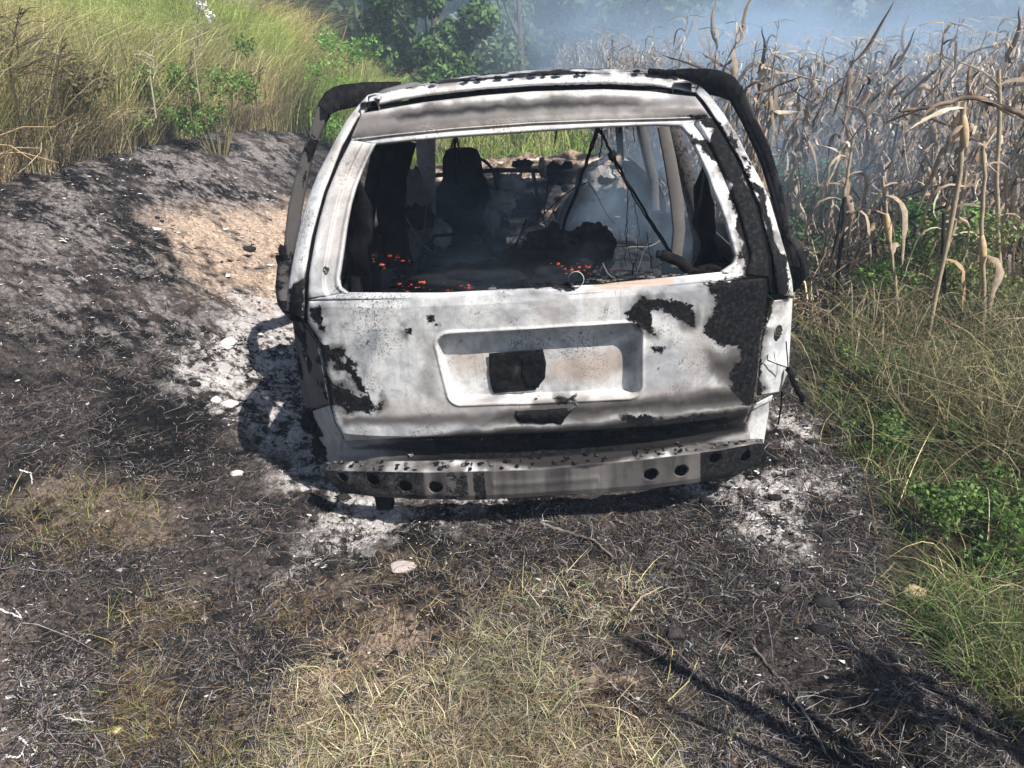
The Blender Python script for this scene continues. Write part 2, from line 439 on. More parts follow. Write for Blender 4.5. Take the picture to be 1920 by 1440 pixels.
# --- tailgate -------------------------------------------------
REC = np.array([cp(*p) for p in [(813, 628), (1206, 604), (1204, 744), (842, 757)]])[:, [0, 2]]
rc = REC.mean(0); REC_IN = rc + (REC - rc) * np.array([[.86, .68]] * 4)
def gate_low(px0, rows=200, cols=470):
    Lf = [(577, 563), (575, 590), (576, 607), (596, 637), (608, 693), (619, 755), (627, 792), (636, 806), (647, 829)]
    Rf = [(1440, 519), (1441, 545), (1437, 572), (1427, 636), (1422, 693), (1417, 735), (1414, 757), (1404, 778), (1391, 801)]
    V, F = strip(Lf, Rf, rows, cols)
    sd = seg_sd(V[:, 0], V[:, 2], REC_IN) + .050
    d = .054 * sm((sd - .001) / .012) - .005 * np.exp(-((sd + .004) / .006) ** 2)
    # sheet buckled by the heat; rolled edges
    bk = .004 * fbm(V[:, 0] * 5, V[:, 2] * 6, 0, 3, 41) * (sd < 0) + .0012 * fbm(V[:, 0] * 20, V[:, 2] * 20, 0, 2, 42)
    t = np.tile(np.linspace(0, 1, cols), rows); s = np.repeat(np.linspace(0, 1, rows), cols)
    e = np.minimum(np.minimum(t, 1 - t) * 1.7, np.minimum(s, 1 - s) * .6)
    V[:, 1] += d + bk + .012 * np.exp(-e / .006)
    return V, F
gl = gate_low(0)
gate_pieces = []
def fr_off(s, t): return .012 * np.exp(-t / .04) + .020 * float(sm((t - .42) / .12)) - .012 * float(sm((t - .78) / .1)) + .02 * float(sm((t - .93) / .07))
lf = strip([(658, 263), (636, 306), (614, 360), (600, 408), (591, 447), (583, 492), (579, 517), (577, 560)],
           [(706, 270), (693, 295), (681, 322), (669, 353), (660, 385), (652, 428), (647, 465), (641, 505), (638, 522), (641, 538), (656, 549)], 90, 40, off=fr_off)
rf = strip([(1331, 220), (1357, 260), (1379, 301), (1396, 340), (1411, 378), (1426, 430), (1438, 482), (1440, 519)],
           [(1275, 236), (1290, 253), (1303, 277), (1318, 310), (1331, 343), (1346, 380), (1358, 412), (1369, 450), (1377, 480), (1372, 496), (1350, 511)], 90, 46, off=fr_off)
sill = strip([(656, 549), (800, 550), (1000, 548), (1080, 541), (1150, 531), (1258, 520), (1350, 511)],
             [(577, 562), (800, 560), (1000, 556), (1120, 549), (1237, 539), (1340, 528), (1440, 518)], 260, 10, off=lambda s, t: .018 * (1 - t) + .01 * float(sm((t - .85) / .15)))
head = strip([(658, 261), (740, 251), (850, 240), (1000, 229), (1130, 224), (1250, 221), (1331, 218)],
             [(706, 270), (760, 264), (850, 256), (1000, 246), (1119, 238), (1223, 234), (1275, 236)], 240, 14, off=lambda s, t: .022 * float(sm(t / .12)) + .018 * float(sm((t - .9) / .1)))
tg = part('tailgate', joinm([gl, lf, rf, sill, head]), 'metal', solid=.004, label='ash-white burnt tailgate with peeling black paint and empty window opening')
vis = strip([(679, 214), (740, 203), (792, 194), (900, 181), (1000, 173), (1130, 169), (1220, 173), (1262, 179), (1303, 183)],
            [(658, 260), (740, 250), (850, 239), (1000, 228), (1130, 223), (1250, 220), (1330, 217)], 240, 26,
            off=lambda s, t: -.030 * math.sin(math.pi * min(1, t * 1.02)) ** .7 + .02 * math.exp(-t / .04) + .006)
part('spoiler_panel', vis, 'metal', tg, solid=.004, label='upper panel of the tailgate with a dark band along it')
# number plate remnant: warped charred sheet on the recess floor
pv, pf = strip([(917, 662), (917, 700), (921, 726), (926, 737)], [(1018, 655), (1024, 680), (1022, 708), (1003, 731)], 50, 60, off=lambda s, t: .048)
px_, py_ = lpx(pv); pv[:, 1] += .006 * fbm(px_ / 18, py_ / 18, 0, 4, 5) - .004
hole = seg_sd(px_ + 6 * fbm(px_ / 8, py_ / 8, 0, 3, 8), py_, [(985, 672), (1008, 668), (1018, 690), (1012, 715), (990, 720), (978, 700)])
part('number_plate', (pv, pf), 'char', tg, solid=.003, label='burnt number plate reduced to a black curled sheet')
pk, pkf = strip([(980, 668), (976, 700), (988, 724)], [(1014, 660), (1024, 690), (1010, 728)], 24, 24, off=lambda s, t: .040)
part('peeling_layer', (rough_up(pk, .008, 30, 5), pkf), 'inside', tg, solid=.002)
hv, hf = strip([(966, 770), (964, 780), (972, 793)], [(1062, 764), (1072, 772), (1052, 796)], 16, 40, off=lambda s, t: -.022 * math.sin(math.pi * s) * math.sin(math.pi * t) ** .4)
part('handle', (rough_up(hv, .006, 40, 3), hf), 'char', tg, solid=.004)
# wiper spindle mount standing on the sill
wv, wf = tube([cp(1080, 524, off=.03), cp(1080, 524, off=-.012)], [.030, .027], 24); part('wiper_mount', (wv, wf), 'metal', tg, so=.15)
wv, wf = tube([cp(1080, 524, off=-.011), cp(1080, 524, off=-.015)], [.012, .012], 16); part('wiper_spindle', (wv, wf), 'char', tg)
wv, wf = tube([cp(612, 504, off=.012), cp(612, 504, off=-.004)], [.013, .010], 20); part('hinge_bolt', (wv, wf), 'metal', tg)
wv, wf = tube([cp(612, 504, off=-.003), cp(612, 504, off=-.007)], [.0055, .0055], 12); part('bolt_hole', (wv, wf), 'inside', tg)
for (x, y) in ((864, 640), (1057, 640), (1147, 625), (1090, 624)):
    wv, wf = tube([cp(x, y, off=.052), cp(x, y, off=.044)], [.005, .005], 10); part('plate_lamp_hole', (wv, wf), 'inside', tg)
for (x, y, rr_) in ((690, 640, .004), (1235, 690, .004), (1128, 198, .007), (1390, 548, .006), (600, 590, .005), (1010, 742, .005)):
    wv, wf = tube([cp(x, y, off=.012), cp(x, y, off=-.0035)], [rr_, rr_ * .8], 10); part('bolt', (wv, wf), 'char', tg)
sm_ = [cp(x, np.interp(x, [577, 1000, 1237, 1440], [563, 557, 540, 519]), off=.0045) for x in np.linspace(580, 1436, 90)]
part('panel_seam', tube(sm_, .0022, 5), 'inside', tg)
lt_ = [cp(x, y, off=.0) for x, y in ((1032, 776), (1060, 772), (1084, 760), (1076, 752))]; part('latch_rod', tube(resample(lt_, 20), .006, 6), 'metal', tg, so=.5, ch=-.1)
# debris along the sill
vv = []
for k in range(70):
    x = rng.uniform(915, 1290); y = np.interp(x, [915, 1000, 1150, 1290], [541, 535, 527, 514]) + rng.normal(0, 2)
    c = cp(x, y, off=.02); vv.append(lump(c, rng.uniform(.003, .010, 3) * (1.8, .8, .5), 6, 1.1, k, 5))
part('sill_debris', joinm(vv[:42]), 'metal', tg, ch=-.05, so=.55, smooth=False)
part('sill_debris', joinm(vv[42:]), 'char', tg, smooth=False)

# --- body -----------------------------------------------------
LO = [(690, 181), (672, 200), (650, 228), (624, 276), (598, 326), (581, 368), (567, 412), (557, 455), (549, 499), (541, 545), (540, 582)]
LI = [(688, 205), (668, 224), (640, 275), (606, 362), (583, 447), (571, 517), (568, 600)]
RI = [(1303, 174), (1318, 190), (1335, 215), (1387, 301), (1420, 378), (1447, 482), (1456, 552)]
RO = [(1312, 160), (1332, 180), (1358, 215), (1382, 252), (1402, 293), (1425, 335), (1443, 373), (1463, 440), (1476, 485), (1485, 525), (1488, 556)]
bandL = strip(LI, LO, 90, 18, off=lambda s, t: .006 + .016 * math.exp(-t / .08) + .03 * t ** 3)
bandR = strip(RI, RO, 90, 18, off=lambda s, t: .006 + .016 * math.exp(-t / .08) + .03 * t ** 3)
hdr = strip([(688, 204), (740, 190), (792, 181), (900, 168), (1000, 160), (1130, 157), (1220, 161), (1270, 168), (1303, 175)],
            [(692, 183), (740, 168), (792, 160), (900, 150), (1000, 143), (1130, 137), (1210, 137), (1262, 142), (1308, 158)], 220, 12,
            off=lambda s, t: .004 + .015 * math.exp(-t / .1) + .05 * t ** 2)
def sweep_side(band, n, m, sgn, zc=None):
    """wrap the outer edge of a band round the corner and forward along the side of the car"""
    V = band[0].reshape(n, m, 3)[:, -1]
    R = [V]
    for dx, dy in ((.004, .03), (.006, .09), (.002, .2), (-.012, .21)):
        R.append(V + np.array((sgn * dx, dy, 0)))
    R.append(V + np.array((-sgn * .05, .19, 0)))
    G = np.stack(R, 1); k = len(R); I = np.arange(n * k).reshape(n, k)
    F = np.stack([I[:-1, :-1], I[1:, :-1], I[1:, 1:], I[:-1, 1:]], -1).reshape(-1, 4)
    return G.reshape(-1, 3), F
sL = sweep_side(bandL, 90, 18, -1); sR = sweep_side(bandR, 90, 18, 1)
part('rear_pillar', joinm([bandL, sL]), 'metal', solid=.004, label='pale bare metal rear pillar')
part('rear_pillar', joinm([bandR, sR]), 'metal', solid=.004, label='rear pillar with black paint flaking off pale metal')
# dark weatherstrip channel round the tailgate
GLo = [(677, 215), (657, 260), (614, 360), (591, 447), (579, 517), (576, 600)]; GRo = [(1303, 183), (1331, 218), (1379, 301), (1411, 378), (1438, 482), (1441, 550)]
chn = [strip(LI, GLo, 60, 5, off=lambda s, t: .028), strip(RI, GRo, 60, 5, off=lambda s, t: .028),
       strip([(688, 205), (792, 182), (900, 169), (1000, 161), (1130, 158), (1220, 162), (1303, 176)], [(677, 216), (792, 195), (900, 182), (1000, 174), (1130, 170), (1220, 174), (1303, 185)], 80, 5, off=lambda s, t: .035)]
part('weatherstrip', joinm(chn), 'inside', solid=.003)
# roof panel behind the header
he = hdr[0].reshape(220, 12, 3)[:, -1]
rows = []
for k in range(60):
    u = k / 59; q = he.copy(); yf = 2.75
    q[:, 1] = he[:, 1] * (1 - u) + yf * u
    xc = he[:, 0].mean(); hw = (he[:, 0].max() - he[:, 0].min()) / 2; a = (he[:, 0] - xc) / hw
    zt = 1.625 + .03 * math.sin(math.pi * min(1, u * 1.0)) - .05 * u * u + .035 * (1 - a ** 2) - .02 * a ** 8
    w = float(sm(u / .12)); q[:, 2] = he[:, 2] * (1 - w) + zt * w; q[:, 0] = xc + (he[:, 0] - xc) * (1 - .04 * u)
    rows.append(q)
G = np.stack(rows, 1); I = np.arange(220 * 60).reshape(220, 60)
rfF = np.stack([I[:-1, :-1], I[1:, :-1], I[1:, 1:], I[:-1, 1:]], -1).reshape(-1, 4)
Vr, Fr = joinm([hdr, (G.reshape(-1, 3), rfF)])
yy = Vr[:, 1]; isH = np.arange(len(Vr)) < len(hdr[0]); tH = np.tile(np.linspace(0, 1, 12), 220); tH = np.r_[tH, np.ones(len(Vr) - len(tH))]
chr_ = np.where(isH, -.75 + .75 * np.clip((tH - .55) / .45, 0, 1) + .35 * fbm(Vr[:, 0] * 22, Vr[:, 1] * 22, 0, 3, 76), .02 + .8 * fbm(Vr[:, 0] * 7, Vr[:, 1] * 5, 0, 4, 77))
roof = part('roof', (Vr, Fr), 'metal', ch=np.clip(chr_, -1, 1), solid=.004, label='burnt roof with curled black paint along its rear edge')
rb = []
for k in range(26):
    x = rng.uniform(1212, 1270) if k < 14 else rng.uniform(740, 1210); p = cp(x, np.interp(x, [740, 1000, 1210, 1270], [160, 140, 133, 138]), off=.03)
    rb.append(lump(p, np.array((rng.uniform(.008, .02), .015, rng.uniform(.004, .009) * (1.4 if k < 14 else .7))), 6, .7, k))
part('paint_flakes', joinm(rb), 'char', roof, smooth=False)
# roof rails / side frames
XC = -.012
def sx(s, x): return XC + s * x
for s in (-1, 1):
    rail = bar([(sx(s, .60), .58, 1.60), (sx(s, .61), 1.2, 1.62), (sx(s, .61), 2.0, 1.615), (sx(s, .60), 2.7, 1.56)], .07, .06, (0, 0, 1))
    part('roof_rail', rail, 'metal', so=.4, ch=-.15)
    part('a_pillar'.replace('a_', 'windscreen_'), bar([(sx(s, .60), 2.68, 1.57), (sx(s, .68), 3.05, 1.28), (sx(s, .75), 3.45, .98)], .07, .05, (1, 0, 0)), 'char')
    ch0 = .3 if s < 0 else -.6
    part('middle_pillar', bar([(sx(s, .61), 2.16, 1.60), (sx(s, .68), 2.18, 1.4), (sx(s, .78), 2.2, 1.0), (sx(s, .82), 2.2, .30)], [.09, .10, .13, .16], .05, (1, 0, 0)), 'metal', so=.62, ch=-.1)
    part('quarter_pillar', bar([(sx(s, .60), 1.10, 1.60), (sx(s, .66), 1.08, 1.42), (sx(s, .76), 1.05, 1.12), (sx(s, .82), 1.05, .90), (sx(s, .83), 1.05, .35)], [.13, .12, .13, .17, .18], .06, (1, 0, 0)), 'char' if s < 0 else 'metal', so=.7, ch=-.05)
    # quarter panel with wheel arch
    ys = np.linspace(.30, 1.16, 90); zs = np.linspace(.24, .98, 78); Y, Z = np.meshgrid(ys, zs, indexing='ij')
    r = np.hypot(Y - .82, Z - .26); k = np.abs(r - .36) < .0055
    Yc = np.where(k, .82 + (Y - .82) * .36 / r, Y); Zc = np.where(k, .26 + (Z - .26) * .36 / r, Z)
    X = sx(s, 1) * 0 + XC + s * (.865 + .02 * np.sin((Zc - .3) * 4) - .05 * sm((Zc - .85) / .2) - .03 * sm((.45 - Yc) / .15) + .02 * np.exp(-((r - .37) / .03) ** 2))
    V = np.stack([X, Yc, Zc], -1).reshape(-1, 3); I = np.arange(V.shape[0]).reshape(90, 78)
    F = np.stack([I[:-1, :-1], I[1:, :-1], I[1:, 1:], I[:-1, 1:]], -1).reshape(-1, 4)
    rcn = np.hypot(V[F][:, :, 1].mean(1) - .82, V[F][:, :, 2].mean(1) - .26); F = F[rcn > .358]
    part('quarter_panel', (V, F), 'metal', so=.5, ch=np.full(len(V), -.2), solid=.004)
    part('side_sill', bar([(sx(s, .84), 1.1, .27), (sx(s, .84), 3.4, .27)], .10, .12, (0, 0, 1)), 'metal', so=.6, ch=-.1)
    # closed front door and front wing
    ys = np.linspace(2.24, 4.35, 80); zs = np.linspace(.28, .96, 40); Y, Z = np.meshgrid(ys, zs, indexing='ij')
    r = np.hypot(Y - 3.72, Z - .26); k = np.abs(r - .36) < .014
    Yc = np.where(k, 3.72 + (Y - 3.72) * .36 / r, Y); Zc = np.where(k, .26 + (Z - .26) * .36 / r, Z)
    Zc = Zc - .12 * sm((Yc - 3.5) / .9) * sm((Zc - .6) / .36)
    X = XC + s * (.86 + .02 * np.sin((Zc - .3) * 4) - .05 * sm((Yc - 3.8) / .6) - .03 * sm((Zc - .85) / .12))
    V = np.stack([X, Yc, Zc], -1).reshape(-1, 3); I = np.arange(V.shape[0]).reshape(80, 40)
    F = np.stack([I[:-1, :-1], I[1:, :-1], I[1:, 1:], I[:-1, 1:]], -1).reshape(-1, 4)
    fy = V[F][:, :, 1].mean(1); fz = V[F][:, :, 2].mean(1); F1 = F[(fy < 3.33)]; F2 = F[(fy >= 3.33) & (np.hypot(fy - 3.72, fz - .26) > .355)]
    part('front_door', (V, F1), 'metal', so=.5, ch=-.15, solid=.004)
    part('front_wing', (V, F2), 'metal', so=.45, ch=-.2, solid=.004)
    for y in (.82, 3.72):
        a = np.linspace(0, 2 * math.pi, 33)[:-1]
        R = []
        for (dx, rr) in ((.0, .05), (.03, .12), (.02, .175), (-.0, .19), (.02, .205), (.03, .21), (.03, .195), (-.12, .185), (-.15, .20), (-.155, .19), (-.06, .10), (-.05, .04)):
            R.append([(sx(s, .74 + dx), y + rr * math.cos(q), .215 + rr * math.sin(q)) for q in a])
        part('wheel_rim', loft(R), 'char', label='bare steel rim with its tyre burnt away')
# bonnet, scuttle, front end
ys = np.linspace(3.42, 4.45, 30); xs = np.linspace(-.78, .80, 50); X, Y = np.meshgrid(xs, ys, indexing='ij')
Z = .95 + .05 * (1 - (X / .8) ** 2) - .16 * ((Y - 3.42) / 1.03) ** 1.6 + .012 * fbm(X * 5, Y * 5, 0, 3, 9)
V = np.stack([X, Y, Z], -1).reshape(-1, 3); I = np.arange(V.shape[0]).reshape(50, 30); F = np.stack([I[:-1, :-1], I[1:, :-1], I[1:, 1:], I[:-1, 1:]], -1).reshape(-1, 4)
bon = part('bonnet', (V, F), 'metal', so=.30, ch=np.clip(-.15 + .9 * fbm(V[:, 0] * 3, V[:, 1] * 5, 0, 3, 19), -1, 1), solid=.004)
part('front_end', joinm([box((.02, 4.45, .62), (1.62, .12, .36)), box((.02, 4.5, .36), (1.6, .14, .14))]), 'char')
# floor pan, bulkhead
part('floor_pan', (rough_up(*[box((XC, 1.95, .30), (1.62, 3.2, .05))[0]], .004, 6), box((XC, 1.95, .30), (1.62, 3.2, .05))[1]), 'inside')
# tail lamp recesses
def cut_circle(VF, c, r, plane=(0, 2), sq=1.0):
    V, F = VF; V = V.copy(); pl = list(plane); d = V[:, pl] - np.array(c); d[:, 1] /= sq; rr = np.hypot(*d.T) + 1e-9
    k = np.where(np.abs(rr - r) < r * .13)[0]; T = d[k] / rr[k, None] * r; T[:, 1] *= sq
    V[k, pl[0]] = c[0] + T[:, 0]; V[k, pl[1]] = c[1] + T[:, 1]
    fc = V[F][:, :, pl].mean(1) - np.array(c); fc[:, 1] /= sq; return V, F[np.hypot(*fc.T) > r * .96]
tr = strip([(1444, 566), (1438, 590), (1430, 640), (1424, 695), (1420, 742)], [(1486, 560), (1484, 600), (1481, 650), (1479, 694), (1462, 735)], 80, 40, off=lambda s, t: .012 + .03 * math.sin(math.pi * t) * math.sin(math.pi * min(1, s * 1.5)) ** .5 + .06 * t ** 2)
c = cp(1460, 626, off=.05); tr = cut_circle(tr, (c[0], c[2]), .025, sq=1.4)
part('lamp_recess', tr, 'metal', solid=.004, label='empty tail lamp recess of bright white metal')
tl = strip([(574, 607), (594, 637), (606, 693), (618, 757)], [(548, 600), (556, 660), (560, 715), (574, 765)], 80, 40, off=lambda s, t: .01 + .17 * t ** .8 + .02 * math.sin(math.pi * t * 3))
c = cp(573, 662, off=.13); tl = cut_circle(tl, (c[0], c[2]), .020, sq=1.8)
part('lamp_recess', tl, 'metal', so=.5, ch=np.clip(-.25 + 1.2 * fbm(tl[0][:, 0] * 20, tl[0][:, 2] * 12, 0, 3, 33), -1, .2), solid=.004, label='empty tail lamp recess in the shade of the body')  # shade of this recess is also painted into its colour
lcl = strip([(619, 760), (628, 793), (640, 812), (650, 838), (656, 872)], [(588, 770), (594, 800), (602, 830), (612, 855), (622, 874)], 50, 16, off=lambda s, t: .02 + .13 * t)
rcr = strip([(1418, 757), (1406, 778), (1394, 802), (1388, 840)], [(1449, 741), (1442, 768), (1438, 795), (1431, 836)], 50, 16, off=lambda s, t: .02 + .035 * t)
part('rear_corner', lcl, 'metal', so=.15, solid=.004); part('rear_corner', rcr, 'metal', solid=.004)
wires = []
wires.append(tube(resample([cp(1440, 665, off=0.02), cp(1438, 675, off=0), cp(1455, 682, off=-.01), cp(1478, 690, off=-.01), cp(1474, 640, off=.0)], 24), .0025, 5))
P0 = [cp(1478, 690, off=.03), cp(1490, 720, off=.03), cp(1505, 750, off=.04)]; wires.append(tube(resample(P0, 12) + rng.normal(0, .004, (12, 3)), .012, 6))
wires.append(tube(resample([cp(1466, 735, off=.03), cp(1464, 765, off=.03), cp(1459, 795, off=.05)], 10), .004, 5))
part('burnt_cable', joinm(wires), 'char')
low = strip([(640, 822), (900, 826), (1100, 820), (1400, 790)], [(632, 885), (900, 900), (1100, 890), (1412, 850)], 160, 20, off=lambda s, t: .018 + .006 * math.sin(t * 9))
part('rear_panel', low, 'metal', so=np.clip(1.0 - .8 * sm((np.abs(low[0][:, 0]) - .45) / .3), .3, 1), ch=np.where(np.abs(low[0][:, 0]) < .45, .08, -.35) + .25 * fbm(low[0][:, 0] * 8, low[0][:, 2] * 14, 0, 3, 61), solid=.004)  # painted-in shade below the crease darkens the middle of the panel
lt = []
for (x, y) in ((770, 850), (1268, 830), (560 + 40, 800), (606, 835), (585, 790)):
    lt.append(lump(cp(x, y, off=.02 if x > 700 else .16), (.018, .015, .014) if x > 700 else (.045, .06, .04), 12, .8, x, 4))
part('bump_stop', lt[0], 'metal', smooth=False, ch=-.6); part('bump_stop', lt[1], 'metal', smooth=False, ch=-.6)
part('melted_arch_liner', joinm(lt[2:]), 'char', smooth=False)

# --- bumper beam with punched holes ---------------------------
Tb = [(617, 868), (624, 865), (800, 864), (1000, 857), (1204, 842), (1350, 829), (1421, 822), (1429, 824)]
Ff = [(608, 880), (640, 883), (800, 886), (1000, 881), (1204, 862), (1350, 844), (1420, 831), (1432, 832)]
Fb = [(612, 896), (640, 921), (704, 930), (800, 934), (895, 936), (1000, 930), (1204, 917), (1320, 902), (1379, 890), (1415, 872), (1431, 852)]
top = strip(Ff, Tb, 260, 8, prof_beam, off=lambda s, t: .055 * t)
top[0][:, 2] = np.maximum(top[0][:, 2], 0)
fr = strip(Ff, Fb, 520, 60, prof_beam, off=lambda s, t: .008 * float(sm((t - .84) / .16)) - .004 * math.exp(-((t - .5) / .12) ** 2) * (1 if .38 < s < .62 else 0))
for (x, y) in ((644, 893), (701, 899), (761, 911), (818, 913), (1219, 889), (1276, 882), (1339, 858), (1397, 855)):
    c = cp(x, y, prof_beam); fr = cut_circle(fr, (c[0], c[2]), .0285 if 650 < x < 1330 else .026, sq=.92)
def beam_curl(V0):
    V = V0.reshape(520, 60, 3)[:, -1]; R = [V, V + (0, .02, -.008), V + (0, .06, -.008)]
    G = np.stack(R, 1); I = np.arange(520 * 3).reshape(520, 3)
    return G.reshape(-1, 3), np.stack([I[:-1, :-1], I[1:, :-1], I[1:, 1:], I[:-1, 1:]], -1).reshape(-1, 4)
V, F = joinm([top, fr, beam_curl(fr[0])])
bx, by = lpx(V)
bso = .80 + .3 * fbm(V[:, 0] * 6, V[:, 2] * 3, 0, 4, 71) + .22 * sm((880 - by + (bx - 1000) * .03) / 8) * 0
lit = sm((bx - 905) / 20) * sm((1320 - bx) / 12)  # sunlit stretch of the beam face, painted paler
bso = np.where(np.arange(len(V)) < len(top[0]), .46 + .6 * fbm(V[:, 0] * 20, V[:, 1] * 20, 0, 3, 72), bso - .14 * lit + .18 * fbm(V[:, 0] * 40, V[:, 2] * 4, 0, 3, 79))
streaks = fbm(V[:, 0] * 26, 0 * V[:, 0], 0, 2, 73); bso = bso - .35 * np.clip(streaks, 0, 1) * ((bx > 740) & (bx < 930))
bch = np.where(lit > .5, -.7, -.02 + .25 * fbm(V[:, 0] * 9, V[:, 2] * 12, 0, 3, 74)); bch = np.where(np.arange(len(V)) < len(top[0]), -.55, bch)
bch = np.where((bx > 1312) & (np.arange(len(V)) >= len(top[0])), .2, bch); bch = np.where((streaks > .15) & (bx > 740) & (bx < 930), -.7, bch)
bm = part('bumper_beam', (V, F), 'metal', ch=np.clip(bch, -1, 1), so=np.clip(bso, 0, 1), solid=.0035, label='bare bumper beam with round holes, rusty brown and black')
bb = strip([(625, 885), (800, 889), (1000, 884), (1204, 865), (1415, 836)], [(645, 915), (800, 930), (1000, 926), (1204, 911), (1400, 870)], 60, 6, prof_beam, off=lambda s, t: .06)
part('beam_back', bb, 'inside', bm, solid=.004)
part('tow_bracket', box(cp(722, 940, prof_beam, .07) + (0, 0, .01), (.07, .06, .08)), 'char'); None
part('chassis_leg', joinm([box((sx(-1, .5), .85, .27), (.09, .8, .1)), box((sx(1, .5), .85, .27), (.09, .8, .1))]), 'char')
fl = []
for k in range(100):
    u = rng.uniform(0, 1); i = int(u * 259); a = top[0].reshape(260, 8, 3)[i]; p = a[rng.integers(1, 7)] + np.array((0, 0, .004)); fl.append(lump(p, rng.uniform(.003, .013, 3) * (1, 1, .5), 5, .7, k))
part('ash_crumbs', joinm(fl[:45]), 'metal', bm, smooth=False, ch=-.1, so=.6); part('ash_crumbs', joinm(fl[45:]), 'char', bm, smooth=False)

# --- open rear doors ------------------------------------------
def door(s, outer, inner, rail_o, rail_i, lower, lab, so, ch, ya=1.35):
    """post of the window frame traced on the plane of its outer edge; rail runs forward to the hinge at the middle pillar"""
    d = bpy.data.objects.new('rear_door', None)
    A = np.array([cp(x, y, ya) for x, y in resample(outer, 26)]); B = np.array([cp(x, y, ya + .02) for x, y in resample(inner, 26)])
    nrm = np.array((0, .035, 0)); R = []
    for a, b in zip(A, B):
        m = (a + b) / 2; R.append([a + (0, .012, 0), a * .8 + b * .2 + (0, -.004, 0), m + (0, .010, 0), a * .2 + b * .8, b + (0, .01, 0), b + (0, .022, 0), m + (0, .026, 0), a + (0, .024, 0)])
    post = loft(R)
    hx = sx(s, .60)
    # rail: from the outer top corner, up over and forward to the hinge
    C = np.array([cp(x, y, ya) for x, y in rail_o]); D = np.array([cp(x, y, ya) for x, y in rail_i])
    H1 = np.array((hx, 2.1, 1.60)); n = 18; R = []
    k0 = resample(np.array(C), 12); k1 = resample(np.array(D), 12)
    for i in range(12):
        a, b = k0[i], k1[i]; f = (i / 11) ** 1.0 * .62; a = a + (0, f, 0); b = b + (0, f, 0)
        R.append([a, a + (0, .05, -.004), b + (0, .06, 0), b + (0, .035, 0), b, b * .5 + a * .5 + (0, -.012, 0)])
    rail = loft(R)
    # lower panel of the door, hinged at the middle pillar
    o1 = [cp(x, y, ya) for x, y in lower]
    zb, zt = .30, o1[0][2]
    ns, nz = 40, 50; V = []
    Pz = np.array(o1)
    for i in range(ns):
        u = i / (ns - 1)
        for j in range(nz):
            z = zt + (zb - zt) * j / (nz - 1)
            xo = np.interp(z, Pz[::-1, 2], Pz[::-1, 0]); yo = ya + .25 * float(sm((.62 - z) / .3))
            h = np.array((sx(s, .80 - .04 * max(0, z - .8)), 2.15, z)); o = np.array((xo, yo, z))
            p = o * (1 - u) + h * u; p[0] += s * .02 * math.sin(math.pi * j / nz)
            V.append(p)
    V = np.array(V); I = np.arange(ns * nz).reshape(ns, nz)
    F = np.stack([I[:-1, :-1], I[1:, :-1], I[1:, 1:], I[:-1, 1:]], -1).reshape(-1, 4)
    mot = lambda W_: np.clip(ch + 2.0 * fbm(W_[:, 0] * 9, W_[:, 2] * 9, W_[:, 1] * 9, 4, 88), -1, .3)
    root = part('rear_door', (V, F), 'metal', so=so, ch=mot(V), solid=.045, label=lab)
    part('window_post', post, 'metal', root, so=so, ch=mot(post[0])); part('window_rail', rail, 'char', root, smooth=False)
    part('window_sill', bar([o1[0] + (0, .02, 0), (sx(s, .78), 2.12, zt)], .05, .05, (0, 0, 1)), 'char', root)
    lk = lump(cp(lower[0][0] + (8 if s < 0 else -8), lower[0][1] - 20, ya - .01), (.02, .015, .03), 10, .4, 4); part('latch', lk, 'char', root)
    return root
door(-1, [(596, 190), (584, 232), (563, 294), (551, 336), (539, 388), (534, 430), (531, 461), (523, 478), (521, 510)],
     [(620, 212), (600, 254), (584, 298), (574, 343), (565, 395), (560, 430), (553, 461), (548, 480), (546, 510)],
     [(596, 194), (598, 182), (608, 169), (622, 162), (660, 159), (716, 163)], [(620, 214), (626, 210), (640, 208), (655, 206), (680, 202), (716, 190)],
     [(521, 490), (521, 540), (526, 565), (534, 590), (548, 640)], 'open left rear door with glassless window frame and grey burnt paint', .55, -.2)
door(1, [(1393, 160), (1414, 211), (1445, 274), (1466, 343), (1477, 395), (1484, 440), (1498, 475), (1502, 500)],
     [(1369, 187), (1397, 239), (1428, 308), (1447, 371), (1458, 412), (1464, 440), (1470, 470), (1476, 500)],
     [(1393, 166), (1390, 152), (1378, 139), (1360, 131), (1320, 132), (1284, 140)], [(1369, 189), (1360, 184), (1348, 182), (1340, 180), (1320, 174), (1284, 152)],
     [(1480, 448), (1498, 490), (1502, 520), (1496, 570), (1485, 620)], 'open right rear door, black, with glassless window frame', .9, .35)  # right door coloured darker than the left one

# --- inside the car -------------------------------------------
def seat(cx, cyy, s=1.0, lean=.18):
    prof = [(.42, .24, .08), (.6, .25, .09), (.85, .235, .085), (.95, .205, .08), (1.02, .165, .07), (1.055, .135, .055), (1.09, .125, .055), (1.2, .115, .055), (1.235, .10, .05), (1.25, .06, .03)]
    R = []
    for z, w, d in [(np.interp(q, [p[0] for p in prof], [p[0] for p in prof]), np.interp(q, [p[0] for p in prof], [p[1] for p in prof]), np.interp(q, [p[0] for p in prof], [p[2] for p in prof])) for q in np.r_[np.linspace(.42, 1.2, 34), 1.22, 1.235, 1.245, 1.25]]:
        a = np.linspace(0, 2 * math.pi, 41)[:-1]
        R.append([(cx + s * w * np.sign(math.cos(q)) * abs(math.cos(q)) ** .55, cyy - (z - .42) * lean + d * np.sign(math.sin(q)) * abs(math.sin(q)) ** .7, z) for q in a])
    V, F = loft(R); return rough_up(V, .012, 8, 3), F
